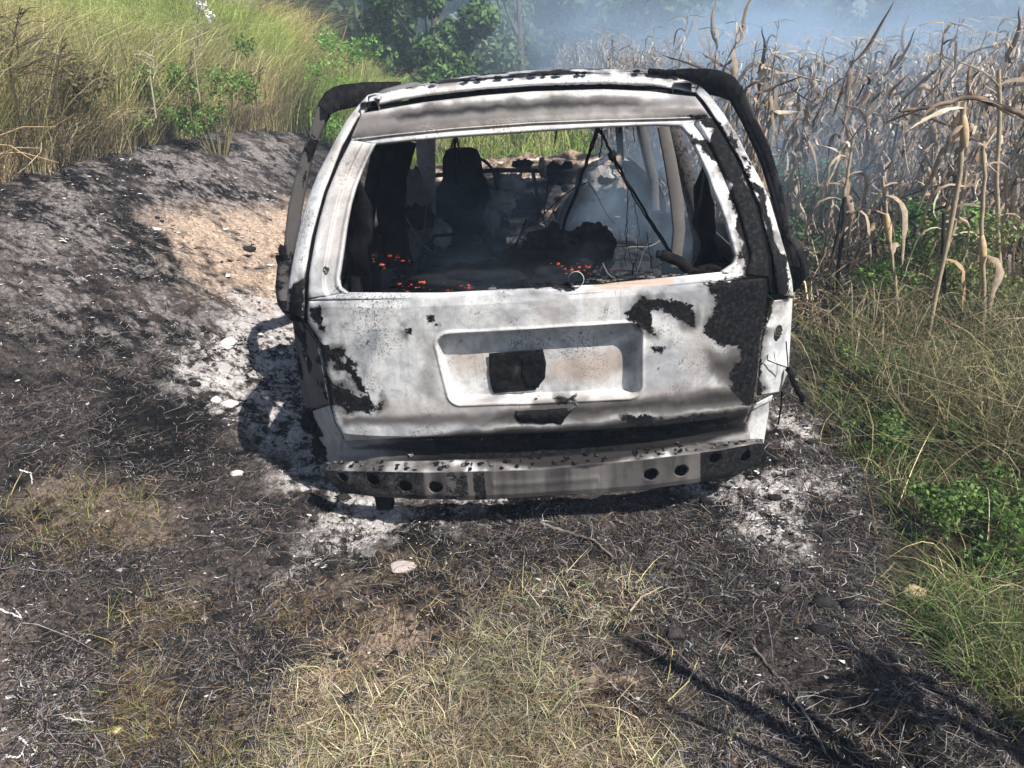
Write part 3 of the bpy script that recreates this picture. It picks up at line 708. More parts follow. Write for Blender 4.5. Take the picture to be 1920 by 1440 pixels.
for cx, lb in ((-.40, 'charred front seat back with headrest, left'), (.42, 'charred front seat back with headrest, right')):
    sv, sf_ = seat(cx, 2.42); sv[:, 2] = .42 + (sv[:, 2] - .42) * (1 if cx < 0 else .82)
    st = part('front_seat', (sv, sf_), 'inside', label=lb)
    part('seat_base', (lambda q: (rough_up(q[0], .015, 8), q[1]))(box((cx, 2.62, .42), (.5, .5, .14))), 'inside', st)
# collapsed rear bench: springs and burnt foam
rbx = [lump((-.42, 1.35, .42), (.42, .28, .17), 30, .5, 1), lump((.05, 1.25, .42), (.5, .3, .16), 30, .6, 2), lump((.48, 1.3, .40), (.3, .25, .15), 26, .5, 3)]
part('rear_bench', joinm(rbx), 'inside', smooth=False, label='collapsed charred rear bench')
k1 = [cp(1035, 455, 1.0), cp(1100, 450, 1.0)]
hb = joinm([lump(cp(1040, 462, 1.0), (.14, .06, .09), 26, .55, 12), lump(cp(1110, 458, 1.0), (.10, .06, .10), 26, .4, 14), lump(cp(985, 490, .95), (.18, .07, .06), 26, .7, 16), lump(cp(1040, 515, .9), (.2, .08, .07), 24, .5, 18), lump(cp(880, 520, .9), (.32, .1, .07), 24, .5, 19)])
part('melted_headrest', hb, 'inside', smooth=False, label='lump of melted seat foam hanging in the rear opening')
# dashboard, steering wheel, door cards, trim shells
db = box((-.01, 3.22, .80), (1.42, .34, .26)); part('dashboard', (rough_up(lump((-.01, 3.30, .66), (.74, .20, .17), 40, .35, 6, 4)[0], .02, 6), lump((0, 0, 0), (1, 1, 1), 40)[1]), 'char', smooth=False)
a = np.linspace(0, 2 * math.pi, 40); sw = tube(np.stack([-.40 + .18 * np.cos(a), 2.98 + .06 * np.sin(a), .93 + .17 * np.sin(a)], 1), .012, 8, False); part('steering_wheel', sw, 'char')
for s in (-1, 1):
    # inner trim behind the rear pillar, bulging into the window opening
    pts = [cp(x, y, .55) for x, y in (((672, 330), (700, 385), (702, 430), (692, 470), (700, 520)) if s < 0 else ((1318, 300), (1298, 355), (1300, 420), (1312, 460), (1302, 500)))]
    V = []; n = 30; P = resample(pts, n)
    for i in range(n):
        for j in range(8):
            u = j / 7; V.append(P[i] * (1 - u) + np.array((sx(s, .80 - .2 * max(0, P[i][2] - .9)), .62, P[i][2])) * u + (0, -.03 * math.sin(math.pi * u), 0))
    I = np.arange(n * 8).reshape(n, 8); F = np.stack([I[:-1, :-1], I[1:, :-1], I[1:, 1:], I[:-1, 1:]], -1).reshape(-1, 4)
    part('pillar_trim', (rough_up(np.array(V), .02, 9, 4), F), 'inside', solid=.01)
    part('wheel_housing', lump((sx(s, .70), .85, .42), (.16, .42, .26), 26, .1, 5), 'inside')
    part('side_lining', bar([(sx(s, .80), .30, .62), (sx(s, .80), 1.1, .62)], .5, .03, (0, 0, 1)) if False else box((sx(s, .81), .66, .66), (.03, .86, .52)), 'inside')
# pale belt pillar on the right and its anchor holes
part('belt_pillar', bar([cp(1243, 236, 1.0), cp(1256, 300, 1.0), cp(1268, 370, 1.0), cp(1273, 430, 1.0), cp(1266, 500, 1.0)], [.05, .055, .06, .055, .05], .02, (0, 1, 0)), 'metal', so=.45, ch=-.2, label='pale grey belt pillar seen through the rear window')
part('belt_pillar', bar([cp(758, 262, 1.0), cp(738, 330, 1.0), cp(733, 400, 1.0), cp(748, 500, 1.0)], [.11, .12, .13, .12], .05, (0, 1, 0)), 'inside', label='black belt pillar seen through the rear window')
part('door_pillar_trim', bar([cp(797, 262, 1.95), cp(800, 320, 1.95), cp(806, 380, 1.95), cp(808, 450, 1.95)], [.11, .10, .07, .06], .03, (0, 1, 0)), 'metal', so=.35)
part('door_lining', (rough_up(lump(cp(778, 400, 1.8), (.09, .05, .26), 24, .3, 8)[0], .02, 8), lump((0, 0, 0), (1, 1, 1), 24)[1]), 'metal', so=.7)
# hanging belts and wires
def wire(pts, r, y0, y1, name, n=30, sag=0):
    P = [cp(x, y, y0 + (y1 - y0) * i / (len(pts) - 1)) for i, (x, y) in enumerate(pts)]
    P = resample(P, n); P[:, 0] += .006 * fbm(np.arange(n) * .6, P[:, 2] * 9, 0, 2, 5); return tube(P, r, 6)
part('hanging_cable', joinm([wire([(1120, 238), (1105, 285), (1085, 345), (1060, 415), (1052, 450)], .0075, .5, .85, ''), wire([(1124, 238), (1112, 275), (1100, 300)], .004, .5, .6, '')]), 'char', label='black cable hanging from the tailgate header to the burnt seat')
part('hanging_cable', joinm([wire([(1120, 238), (1135, 265), (1150, 295), (1180, 350), (1215, 405), (1262, 480)], .0055, .5, .7, ''), wire([(1150, 300), (1200, 390), (1262, 486)], .003, .6, .75, ''),
     wire([(1128, 240), (1128, 270), (1124, 296)], .003, .5, .5, ''), lump(cp(1148, 292, .52), (.014, .012, .022), 12, .6, 3, 4)]), 'char', label='black cable with a melted clip running down to the right')
part('thin_wire', joinm([wire([(1178, 350), (1176, 420), (1172, 500)], .0016, .7, .8, ''), wire([(1190, 380), (1198, 430), (1192, 510)], .0016, .7, .8, '')]), 'char')
part('hanging_cable', joinm([wire([(854, 252), (852, 275), (856, 300), (857, 345)], .005, .5, .6, ''), wire([(854, 252), (846, 278)], .004, .5, .5, ''), wire([(854, 254), (862, 280)], .004, .5, .5, '')]), 'char', label='short black cable in front of the left headrest')
part('burnt_stay', joinm([wire([(1232, 476), (1250, 480), (1275, 492), (1295, 510), (1330, 520)], [.016] * 3 + [.022] * 27, .30, .30, ''), lump(cp(1345, 512, .28), (.09, .05, .035), 16, .5, 5)]), 'char', label='charred stick-like gas strut poking up at the right')
# hanging scraps of headlining, seat springs and wires
rs = np.random.default_rng(12); sc_ = []
for k in range(70):
    x0 = XC + rs.choice([-1, 1]) * rs.uniform(.15, .62); y0 = rs.uniform(.75, 2.6); L_ = rs.gamma(2, .05); q = np.linspace(0, 1, 6)
    sc_.append(bar(np.stack([x0 + rs.normal(0, .03) * q, y0 + rs.normal(0, .03) * q, 1.585 - L_ * q], 1), rs.uniform(.008, .05) * (1 - q * .8) + .002, .004, (0, 1, .2)))
part('headlining', joinm(sc_), 'inside', smooth=False, label='charred scraps of headlining hanging from the roof')
sp_ = []
for k in range(150):
    p0 = np.array((rs.uniform(-.66, .62), rs.uniform(.8, 2.7), rs.uniform(.5, .88))); d = rs.normal(0, 1, 3) * (.13, .06, .12); q = np.linspace(0, 1, 6)[:, None]
    sp_.append(tube(p0 + d * q + np.sin(q * 5 + k) * .02 * np.array((0, 0, 1)), rs.uniform(.002, .006), 5))
jk = []
for k in range(46):
    p0 = np.array((rs.uniform(-.66, .62), rs.uniform(1.6, 3.1), rs.uniform(.62, 1.06))); w_ = rs.uniform(.02, .12); h_ = rs.uniform(.015, .09)
    v_, f_ = lump(p0, (w_, rs.uniform(.01, .04), h_), 10, 1.0, 900 + k, 3); jk.append((v_, f_))
part('broken_trim', joinm(jk[:34]), 'inside', smooth=False, label='charred broken trim heaped between the seats and the dashboard'); part('broken_trim', joinm(jk[34:]), 'metal', smooth=False, so=.25, ch=-.1, label='pale ash-covered broken trim in front of the seats')
part('dashboard_frame', joinm([tube(np.array([(-.72, 3.05, .98), (-.2, 3.0, 1.00), (.3, 3.02, .96), (.70, 3.05, .97)]), .016, 7), tube(np.array([(.05, 3.0, .98), (.08, 2.8, .75), (.06, 2.7, .5)]), .014, 7), tube(np.array([(-.2, 3.0, 1.0), (-.22, 2.85, .72), (-.2, 2.8, .5)]), .012, 7)]), 'char')
part('seat_springs', joinm(sp_[:95]), 'char'); part('seat_springs', joinm(sp_[95:]), 'metal', so=.45, ch=-.1)
for cx in (-.40, .42):
    fr_ = [tube(np.array([(cx - .24, 1.55, .42), (cx - .23, 1.50, .75), (cx - .12, 1.48, .90 if cx < 0 else .82), (cx + .12, 1.48, .90 if cx < 0 else .80), (cx + .23, 1.50, .72), (cx + .24, 1.55, .42)]), .011, 7)]
    for k in range(5): fr_.append(tube(np.array([(cx - .22, 1.50, .5 + k * .07), (cx + .02, 1.52, .49 + k * .07), (cx + .22, 1.50, .5 + k * .07)]) + rs.normal(0, .012, (3, 3)), .004, 5))
    part('seat_frame', joinm(fr_), 'char', label='bare rear seat frame with sagging wires')
# pale ash and rusty debris seen through the cabin
def crumple(x0, x1, y0, y1, zf, nx, ny, seed, cols, ex, name, label):
    X, Y = np.meshgrid(np.linspace(x0, x1, nx), np.linspace(y0, y1, ny), indexing='ij'); X, Y = X.ravel(), Y.ravel()
    n_ = fbm(X * 3, Y * 6, 0, 5, seed); rd = 1 - np.abs(fbm(X * 2.2, Y * 9, 4, 5, seed + 3)) * 2
    Z = zf(X, Y) + ex * n_ + ex * .9 * rd ** 3 + .012 * fbm(X * 30, Y * 30, 0, 3, seed + 4)
    I = np.arange(nx * ny).reshape(nx, ny); F = np.stack([I[:-1, :-1], I[1:, :-1], I[1:, 1:], I[:-1, 1:]], -1).reshape(-1, 4)
    f = fbm(X * 3.5, Y * 7 + Z * 20, 0, 5, seed + 8); g_ = fbm(X * 16, Y * 16, Z * 16, 4, seed + 9)
    q = np.clip(.42 + 1.1 * f + .5 * g_, 0, .999) * (len(cols) - 1); i = q.astype(int); fr_ = (q - i)[:, None]; C = np.array(cols)
    o = mesh(name, np.stack([X, Y, Z], 1), F, M['litter'], car, False, None, C[i] * (1 - fr_) + C[np.minimum(i + 1, len(cols) - 1)] * fr_); o['label'] = label; return o
BR = [(.008, .008, .009), (.012, .012, .013), (.03, .027, .026), (.10, .075, .06), (.34, .25, .18), (.03, .03, .03), (.50, .40, .31), (.62, .52, .42)]
crumple(-.74, .72, 2.62, 3.5, lambda x, y: .60 + .38 * sm((y - 2.6) / .8), 240, 120, 700, BR, .055, 'dashboard_ash', 'ash-covered remains of the dashboard in black, tan and white')
crumple(-.72, .70, .95, 2.2, lambda x, y: .50 + .06 * np.sin(x * 5) + .10 * sm((y - 1.4) / .8), 260, 200, 720, BR[:3] * 2 + [(.10, .08, .065), (.42, .33, .25)], .10, 'cabin_ash', 'charred debris heaped on the cabin floor')
crumple(-.10, .62, .28, .62, lambda x, y: .74 + .10 * (1 - ((x - .26) / .36) ** 2) - .2 * np.abs(y - .45), 130, 80, 740, [(.02, .02, .02), (.10, .07, .05), (.45, .30, .18), (.6, .52, .45), (.7, .66, .62)], .03, 'parcel_ash', 'rusty and white ash heaped behind the tailgate sill')

# ------------------------------------------------------------ ground
GREEN = gpoly([(1455, 480), (1490, 600), (1500, 700), (1530, 790), (1545, 850), (1600, 905), (1640, 950), (1668, 1010), (1650, 1110), (1760, 1200), (1860, 1290), (1960, 1370)]) + [(2.6, 1.0), (30, 1.0), (60, 60), (0, 60), (1.3, 14)]
STRAW = gpoly([(430, 1560), (520, 1380), (560, 1280), (640, 1160), (740, 1110), (830, 1140), (960, 1180), (1060, 1220), (1160, 1250), (1230, 1300), (1260, 1440), (1300, 1600), (900, 1900), (500, 1900)])
STRAW2 = gpoly([(560, 1090), (700, 1070), (900, 1080), (1150, 1060), (1200, 1120), (1180, 1220), (960, 1200), (800, 1160), (620, 1190)])
TUFTS = gpoly([(-40, 930), (120, 900), (330, 940), (470, 1080), (620, 1120), (620, 1200), (500, 1440), (300, 1600), (140, 1440), (260, 1300), (130, 1200), (60, 1080)])
TAN = gpoly([(250, 400), (400, 375), (470, 385), (600, 370), (640, 640), (520, 610), (440, 575), (370, 560), (300, 490)])
ASHN = [gpoly(p) for p in ([(440, 560), (560, 560), (640, 700), (620, 880), (560, 900), (500, 880), (420, 780), (380, 680)], [(500, 890), (560, 880), (800, 940), (1000, 960), (850, 1000), (680, 1030), (580, 1060), (560, 960)],
        [(1310, 900), (1440, 870), (1560, 940), (1500, 1010), (1470, 1060), (1400, 1010), (1340, 960)], [(1430, 740), (1560, 800), (1560, 880), (1440, 850)])]
ASHL = gpoly([(-60, 300), (560, 240), (560, 560), (430, 640), (300, 700), (-60, 620)])
GREYL = gpoly([(-80, 1060), (60, 1100), (160, 1300), (200, 1440), (150, 1700), (-300, 1700)])
GTOP = [(-3.75, -3), (-3.7, 5), (-3.75, 8), (-3.6, 9.6), (-3.0, 11.0), (-1.8, 11.5), (1.4, 11.5), (1.6, 60), (-60, 60), (-60, -3)]
def zones(x, y):
    w = .16 * fbm(x * 1.3, y * 1.3, 0, 4, 201) + .05 * fbm(x * 8, y * 8, 0, 3, 202); w2 = .16 * fbm(x * 1.3, y * 1.3, 3, 4, 203) + .05 * fbm(x * 8, y * 8, 3, 3, 204)
    X, Y = x + w, y + w2
    z = {}
    z['green'] = sm(seg_sd(X, Y, GREEN) / .16 + .5)
    z['straw'] = np.maximum(sm(seg_sd(X, Y, STRAW) / .16 + .5), .5 * sm(seg_sd(X, Y, STRAW2) / .3 + .5))
    z['tuft'] = sm(seg_sd(X, Y, TUFTS) / .25 + .5) * sm(.5 + 1.6 * fbm(x * 3.2, y * 3.2, 0, 3, 210))
    z['tan'] = sm(seg_sd(X, Y, TAN) / .5 + .35)
    a = np.zeros_like(x)
    for p in ASHN: a = np.maximum(a, sm(seg_sd(X + w * .8, Y + w2 * .8, p) / .32 + .45))
    z['ash'] = a
    z['ashl'] = sm(seg_sd(X, Y, ASHL) / .8 + .4)
    z['greyl'] = sm(seg_sd(X, Y, GREYL) / .3 + .5)
    z['top'] = sm(seg_sd(X, Y, GTOP) / .35 + .5)
    return z
# fan-shaped sheet, finest towards the places that are seen
th = np.concatenate([np.radians(np.linspace(-44, 44, 720)), np.radians(np.linspace(46, 314, 60))])
rr = np.concatenate([[0.25, .5, .75], np.geomspace(.95, 14, 620), np.geomspace(14.6, 600, 80)])
TH, RR = np.meshgrid(th, rr, indexing='ij')
GX, GY = (RR * np.sin(TH)).ravel(), (RR * np.cos(TH)).ravel()
GZ = terr(GX, GY)
Z = zones(GX, GY)
n, m = TH.shape; I = np.arange(n * m).reshape(n, m); J = np.roll(I, -1, 0)
F = np.stack([I[:, :-1], I[:, 1:], J[:, 1:], J[:, :-1]], -1).reshape(-1, 4)[:, ::-1]
cen = len(GX); GV = np.stack([GX, GY, GZ], 1); GV = np.vstack([GV, [0, 0, float(terr(np.array([0.]), np.array([0.]))[0])]])
tri = np.stack([J[:, 0], I[:, 0], np.full(n, cen), np.full(n, cen)], 1)
# colour of the soil itself: burnt black, ash grey, bare tan earth, straw-coloured earth
def mixc(a, b, t): return a * (1 - t[:, None]) + np.array(b) * t[:, None]
n1 = fbm(GX * 2.2, GY * 2.2, 0, 5, 301); n2 = fbm(GX * 14, GY * 14, 0, 4, 302)
xr, yr = (GX * .82 + GY * .57), (-GX * .57 + GY * .82)
st = fbm(xr * 7, yr * 2.0, 0, 5, 303)
c = mixc(np.tile((.009, .0085, .009), (len(GX), 1)), (.095, .080, .073), sm(.5 + 1.1 * n1 + .6 * n2))
c = mixc(c, (.24, .215, .205), Z['ashl'] * sm(.26 + 1.7 * st + 1.6 * n2 + 1.6 * fbm(GX * 34, GY * 34, 1, 3, 307)))
c = mixc(c, (.22, .17, .15), Z['greyl'] * .8 * sm(.6 + n2))
c = mixc(c, (.50, .375, .285), Z['tan'] * sm(.78 + .9 * n1 + .9 * n2 + .6 * st))
c = mixc(c, (.36, .27, .205), np.maximum(Z['straw'], Z['tuft'] * .45) * sm(.6 + 1.1 * n2 + .5 * n1))
c = mixc(c, (.045, .038, .024), np.maximum(Z['green'], Z['top']) * .9)
ashn = fbm(GX * 5.5, GY * 5.5, 7, 5, 305)
c = mixc(c, (.66, .62, .60), Z['ash'] * sm(.08 + 2.2 * n2 + 2.6 * ashn + 1.5 * fbm(GX * 45, GY * 45, 2, 3, 306)))
c = np.vstack([c, [(.1, .08, .07)]])
wht = np.append(Z['ash'] * 1.0 + .42 * Z['ashl'] + .15 * (1 - Z['green']) * (1 - Z['top']), 0)
t = NT('scorched_soil'); ca = t.attr('Col', True); wa = t.attr('ashw')
tcn = t.node('ShaderNodeNewGeometry'); pos = tcn.outputs['Position']
f1 = t.noise(38, 8, .75, vec=pos); f2 = t.noise(130, 5, .75, vec=pos); f3 = t.noise(17, 6, .7, vec=pos, dist=.6)
vm = t.node('ShaderNodeVectorMath', operation='SCALE'); t.link(ca, vm.inputs[0])
t.link(t.math('MULTIPLY', t.mapr(f1, .32, .68, .12, 2.0, False), t.mapr(f2, .3, .7, .45, 1.6, False)), vm.inputs['Scale'])
wm = t.math('ADD', f3, t.math('MULTIPLY', t.math('SUBTRACT', f2, .5), .35)); wth = t.math('SUBTRACT', .74, t.math('MULTIPLY', wa, .215))
wmk = t.mapr(t.math('SUBTRACT', wm, wth), 0, .05)
bc = t.mix(t.math('MULTIPLY', wmk, .9), vm.outputs[0], (.62, .58, .56))
t.base(bc); t.rough(.95); t.b.inputs['Specular IOR Level'].default_value = .1
t.bump(t.math('ADD', f1, t.math('MULTIPLY', f2, .4)), .9, .03)
g = mesh('ground', GV, np.vstack([F, tri]), t.m, None, True, dict(ashw=wht), c)
tag(g, kind='structure')

# ------------------------------------------------------------ blades, fibres, flakes
def blades(name, X, Y, H, DX, DY, Wd, C, mat, segs=3, droop=.35, twist=True, lift=0.0, kink=None, Z0=None):
    n = len(X); t = np.linspace(0, 1, segs + 1); Z0 = terr(X, Y) + lift if Z0 is None else Z0
    up = t[None] * (1 - droop * t[None] ** 2); P = np.empty((n, segs + 1, 3))
    k = np.zeros(n) if kink is None else kink
    g = t[None] ** 1.6
    side = np.stack([-DY, DX], 1); ln = np.linalg.norm(side, axis=1, keepdims=True) + 1e-6
    P[..., 0] = X[:, None] + DX[:, None] * g + (side[:, :1]) * k[:, None] * np.sin(math.pi * t)[None]
    P[..., 1] = Y[:, None] + DY[:, None] * g + (side[:, 1:]) * k[:, None] * np.sin(math.pi * t)[None]
    P[..., 2] = Z0[:, None] + H[:, None] * up
    a = rng.uniform(0, 2 * math.pi, n); sd = np.stack([np.cos(a), np.sin(a), rng.uniform(-.4, .4, n)], 1)
    if not twist: sd = np.concatenate([side / ln, np.zeros((n, 1))], 1)
    wt = np.maximum(1 - t ** 1.7, .06)[None, :, None] * Wd[:, None, None] * .5
    V = np.stack([P - sd[:, None] * wt, P + sd[:, None] * wt], 2).reshape(-1, 3)
    b = (np.arange(n) * (segs + 1) * 2)[:, None] + (np.arange(segs) * 2)[None]
    F = np.stack([b, b + 1, b + 3, b + 2], -1).reshape(-1, 4)
    return V, F, np.repeat(C, (segs + 1) * 2, 0)
def obj_blades(name, parts, mat, label, cat, kind='stuff'):
    V = []; F = []; C = []; o = 0
    for v, f, c in parts: V.append(v); F.append(f + o); C.append(c); o += len(v)
    ob = mesh(name, np.concatenate(V), np.concatenate(F), M[mat], None, False, None, np.concatenate(C)); tag(ob, label, cat, kind=kind); return ob
def palette(n, cols, jit=.18):
    cols = np.array(cols); i = rng.integers(0, len(cols), n); c = cols[i] * (1 + rng.normal(0, jit, (n, 1))) * (1 + rng.normal(0, .05, (n, 3))); return np.clip(c, .003, .9)
def spots(n, ymin, ymax, xmax=.78, power=1.0):
    """random ground spots inside and a little beyond the view, denser near the camera"""
    u = rng.uniform(0, 1, n); y = 1 / ((1 - u) / ymin + u / ymax) if power else rng.uniform(ymin, ymax, n)
    x = rng.uniform(-1, 1, n) * (xmax * y + .35); return x, y
def under_car(x, y): return (np.abs(x - .13) < .80) & (y > 2.62) & (y < 6.9)

# burnt fibres lying over the black ground
n = 330000; x, y = spots(n, 1.15, 14, .70); z = zones(x, y)
k = (z['green'] < .6) & (z['top'] < .5) & ~under_car(x, y) & (rng.uniform(0, 1, n) > z['tan'] * .8) & (rng.uniform(0, 1, n) > z['ash'] * .75) & (rng.uniform(0, 1, n) < .12 + sm(.5 + 2.0 * fbm(x * 3.5, y * 3.5, 0, 4, 402))); x, y = x[k], y[k]; n = len(x); z = {a: b[k] for a, b in z.items()}
a = rng.uniform(0, 2 * math.pi, n); Lh = rng.gamma(1.5, .026, n) * rng.choice([.45, 1, 1, 1.6], n) * (1 + .12 * y)
C = palette(n, [(.003, .003, .003), (.005, .005, .005), (.008, .0075, .008), (.012, .011, .011), (.022, .020, .020), (.05, .045, .045), (.10, .085, .075), (.16, .145, .14), (.05, .044, .042), (.24, .21, .20)], .3)
w = (rng.uniform(0, 1, n) < .03 + .22 * z['ash'] + .10 * z['ashl'] + .16 * z['greyl']); C[w] = palette(int(w.sum()), [(.42, .39, .38), (.30, .27, .26), (.55, .52, .5), (.33, .30, .31)], .15)
br = (rng.uniform(0, 1, n) < .06 + .5 * np.maximum(z['tuft'], z['straw'])); C[br] = palette(int(br.sum()), [(.14, .09, .045), (.22, .15, .08), (.07, .045, .026), (.32, .25, .15)], .2)
fb = blades('f', x, y, rng.uniform(.004, .03, n), np.cos(a) * Lh, np.sin(a) * Lh, rng.uniform(.0012, .0030, n) * (1 + .15 * y), C, 'litter', 3, .9, False, .002, rng.normal(0, .25, n))
obj_blades('burnt_grass', [fb], 'litter', 'black and grey charred grass stubble matted over the scorched ground', 'grass')
# ash flakes
n = 110000; x, y = spots(n, 1.2, 9); z = zones(x, y)
p = .13 + .9 * z['ash'] + .5 * z['ashl'] + .25 * z['greyl'] + .12 * z['tan']; k = (rng.uniform(0, 1, n) < p * sm(.55 + 1.6 * fbm(x * 4, y * 4, 0, 3, 401))) & (z['green'] < .5) & (z['top'] < .5); x, y = x[k], y[k]; n = len(x)
ang = np.sort(rng.uniform(0, 2 * math.pi, (n, 5)), 1); rad = (np.clip(rng.gamma(1.5, .0013, n), 0, .008) * (1 + .20 * np.maximum(y - 2, 0)))[:, None] * rng.uniform(.5, 1.4, (n, 5)) * (1 + .18 * y[:, None])
vx = x[:, None] + np.cos(ang) * rad * 1.3; vy = y[:, None] + np.sin(ang) * rad
zz = terr(x, y)[:, None] + .004 + rng.uniform(-.5, .5, (n, 5)) * rad * .8 + .3 * rad
V = np.stack([vx, vy, zz], -1).reshape(-1, 3); F = np.arange(n * 5).reshape(n, 5)
C = np.repeat(palette(n, [(.60, .57, .56), (.45, .42, .41), (.30, .28, .28), (.7, .68, .66), (.05, .045, .045), (.03, .03, .03), (.012, .012, .012), (.012, .012, .012), (.02, .02, .02)], .12), 5, 0)
af = mesh('ash_flakes', V, F, M['litter'], None, False, None, C); tag(af, 'white and grey ash flakes scattered on the scorched ground', 'ash', kind='stuff')
# clods: lumps of burnt soil
cl = []
for i in range(1500):
    yy0 = 1 / rng.uniform(1 / 8, 1 / 1.5); xx0 = rng.uniform(-.75, .75) * yy0
    if under_car(np.array(xx0), np.array(yy0)): continue
    s_ = rng.gamma(1.6, .0032) * (1 + .1 * yy0); V_, F_ = lump((xx0, yy0, float(terr(np.array([xx0]), np.array([yy0]))[0]) + s_ * .3), (s_ * 1.4, s_, s_ * .7), 6, .8, i, 2); cl.append((V_, F_, palette(1, [(.02, .018, .017), (.05, .042, .038), (.01, .009, .009), (.012, .011, .011), (.015, .014, .014)], .2).repeat(len(V_), 0)))
obj_blades('burnt_clods', cl, 'litter', 'small crumbly clods of blackened soil strewn over the ground', 'soil')
# charred stubble still standing
n = 120000; x, y = spots(n, 1.2, 13, .72); z = zones(x, y); k = (z['green'] < .6) & (z['top'] < .6) & ~under_car(x, y) & (rng.uniform(0, 1, n) < sm(.35 + 2.2 * fbm(x * 2.6, y * 2.6, 0, 4, 420)) * (1 - .8 * z['ash']) * (1 - .75 * z['tan']) * (1 - .7 * z['straw'])); x, y = x[k], y[k]; n = len(x)
H = rng.gamma(2, .009, n) * (1 + .10 * y); a = rng.uniform(0, 6.28, n); ln = H * rng.uniform(.1, 1.4, n)
obj_blades('burnt_stubble', [blades('s', x, y, H, np.cos(a) * ln, np.sin(a) * ln, rng.uniform(.001, .0026, n) * (1 + .22 * y), palette(n, [(.004, .004, .004), (.008, .007, .007), (.014, .012, .012), (.03, .025, .022), (.10, .085, .075), (.006, .006, .006)], .3), 'litter', 2, .2, True, -.003)], 'litter', 'short upright charred stubble of the burnt grass', 'stubble')
# dry and half-green grass in the foreground
def grass_patch(n, mask, hrange, wr, cols, ymin=1.15, ymax=4.5, lean=.7, segs=3, jit=.2, xmax=.78, seedn=501, clump=3.0, thr=.5):
    x, y = spots(n, ymin, ymax, xmax); z = zones(x, y); p = mask(z, x, y) * sm(thr + 1.5 * fbm(x * clump, y * clump, 0, 3, seedn))
    k = (rng.uniform(0, 1, n) < p) & ~under_car(x, y); x, y = x[k], y[k]; n = len(x); pt_ = (1.05 + .9 * fbm(x * 2.6, y * 2.6, 2, 4, seedn + 40))[:, None] * (1 + np.array((.22, .08, .08)) * fbm(x * 1.7, y * 1.7, 6, 3, seedn + 41)[:, None])
    H = rng.uniform(*hrange, n); a = rng.uniform(0, 2 * math.pi, n) + 0; ln = H * lean * rng.uniform(.3, 1.7, n)
    return blades('g', x, y, H, np.cos(a) * ln, np.sin(a) * ln, rng.uniform(*wr, n) * (1 + .12 * y), np.clip(palette(n, cols, jit) * np.clip(pt_, .3, 1.8), .004, .9), 'veg', segs, .4, True, -.003, rng.normal(0, .07, n))
straw_cols = [(.66, .57, .41), (.56, .48, .34), (.74, .66, .50), (.40, .37, .23), (.30, .31, .17), (.50, .38, .27), (.24, .25, .13), (.60, .47, .35)]
obj_blades('dry_grass', [grass_patch(150000, lambda z, x, y: z['straw'], (.012, .05), (.0009, .0019), straw_cols + [(.66, .58, .40), (.58, .48, .30)], lean=1.5),
    grass_patch(7000, lambda z, x, y: z['straw'], (.05, .13), (.0015, .003), [(.62, .55, .36), (.5, .45, .25), (.35, .40, .18)], lean=1.0)], 'veg', 'short yellowed dry grass mat in the foreground', 'grass')
obj_blades('singed_grass', [grass_patch(80000, lambda z, x, y: z['tuft'] * (1 - z['straw']), (.02, .07), (.0012, .0026), [(.26, .20, .09), (.18, .14, .06), (.20, .20, .07), (.12, .075, .035), (.34, .28, .14), (.15, .18, .06)], lean=1.1),
    grass_patch(9000, lambda z, x, y: z['tuft'], (.05, .12), (.0015, .0028), [(.30, .32, .10), (.22, .27, .08), (.42, .34, .16)], lean=.8),
    grass_patch(16000, lambda z, x, y: .35 * (1 - z['green']) * (1 - z['top']) * (y < 3) * (1 - z['ash']), (.02, .06), (.001, .0024), [(.12, .07, .04), (.20, .13, .07), (.09, .07, .05), (.28, .21, .12)], lean=1.3)], 'veg', 'half-burnt olive and brown grass tufts at the left foreground', 'grass')
# green verge on the right
gc = [(.08, .15, .03), (.14, .21, .05), (.05, .09, .02), (.27, .25, .11), (.44, .38, .22), (.18, .20, .07), (.10, .18, .035), (.10, .07, .04), (.36, .28, .16), (.03, .045, .015)]
obj_blades('verge_grass', [grass_patch(130000, lambda z, x, y: z['green'] * (y < 7.5), (.05, .22), (.0018, .0036), gc, ymin=1.2, ymax=8, lean=1.0, clump=3.2, thr=.5, seedn=511, segs=4),
    grass_patch(30000, lambda z, x, y: z['green'] * (y < 7), (.15, .50), (.0018, .0038), gc + [(.5, .43, .26), (.42, .33, .20), (.25, .18, .10)], ymin=1.2, ymax=7.5, lean=.9, clump=2.6, thr=.42, seedn=512, segs=5),
    grass_patch(20000, lambda z, x, y: z['green'] * (y < 3), (.02, .07), (.0015, .003), [(.5, .42, .27), (.42, .34, .2), (.3, .24, .14)], ymin=1.2, ymax=3.5, lean=1.6, clump=2.5, thr=.35, seedn=513)], 'veg', 'tangled green and straw-coloured grass verge right of the car', 'grass')

x = rng.uniform(1.75, 4.2, 40000); y = rng.uniform(2.6, 5.4, 40000); k = (x > 1.75 + .15 * np.maximum(0, 4.4 - y)) & (x > .42 * y) & (rng.uniform(0, 1, 40000) < sm(.5 + 1.8 * fbm(x * 2.5, y * 2.5, 0, 3, 77)) * np.clip((x / y - .42) * 5, .06, 1)); x, y = x[k], y[k]; n = len(x)
H = rng.uniform(.15, .9, n); a = rng.uniform(0, 6.28, n); ln = H * rng.gamma(1.5, .3, n)
tk = blades('k', x, y, H, np.cos(a) * ln, np.sin(a) * ln, rng.uniform(.002, .006, n), palette(n, [(.26, .25, .11), (.20, .22, .08), (.36, .30, .17), (.14, .11, .07), (.30, .24, .14), (.45, .38, .24), (.10, .16, .05), (.06, .05, .035), (.05, .07, .03)], .3), 'veg', 5, .5, True, -.01, rng.normal(0, .5, n))
obj_blades('weed_thicket', [tk], 'veg', 'olive and brown thicket of thin weeds and twigs before the maize at the right', 'weeds')
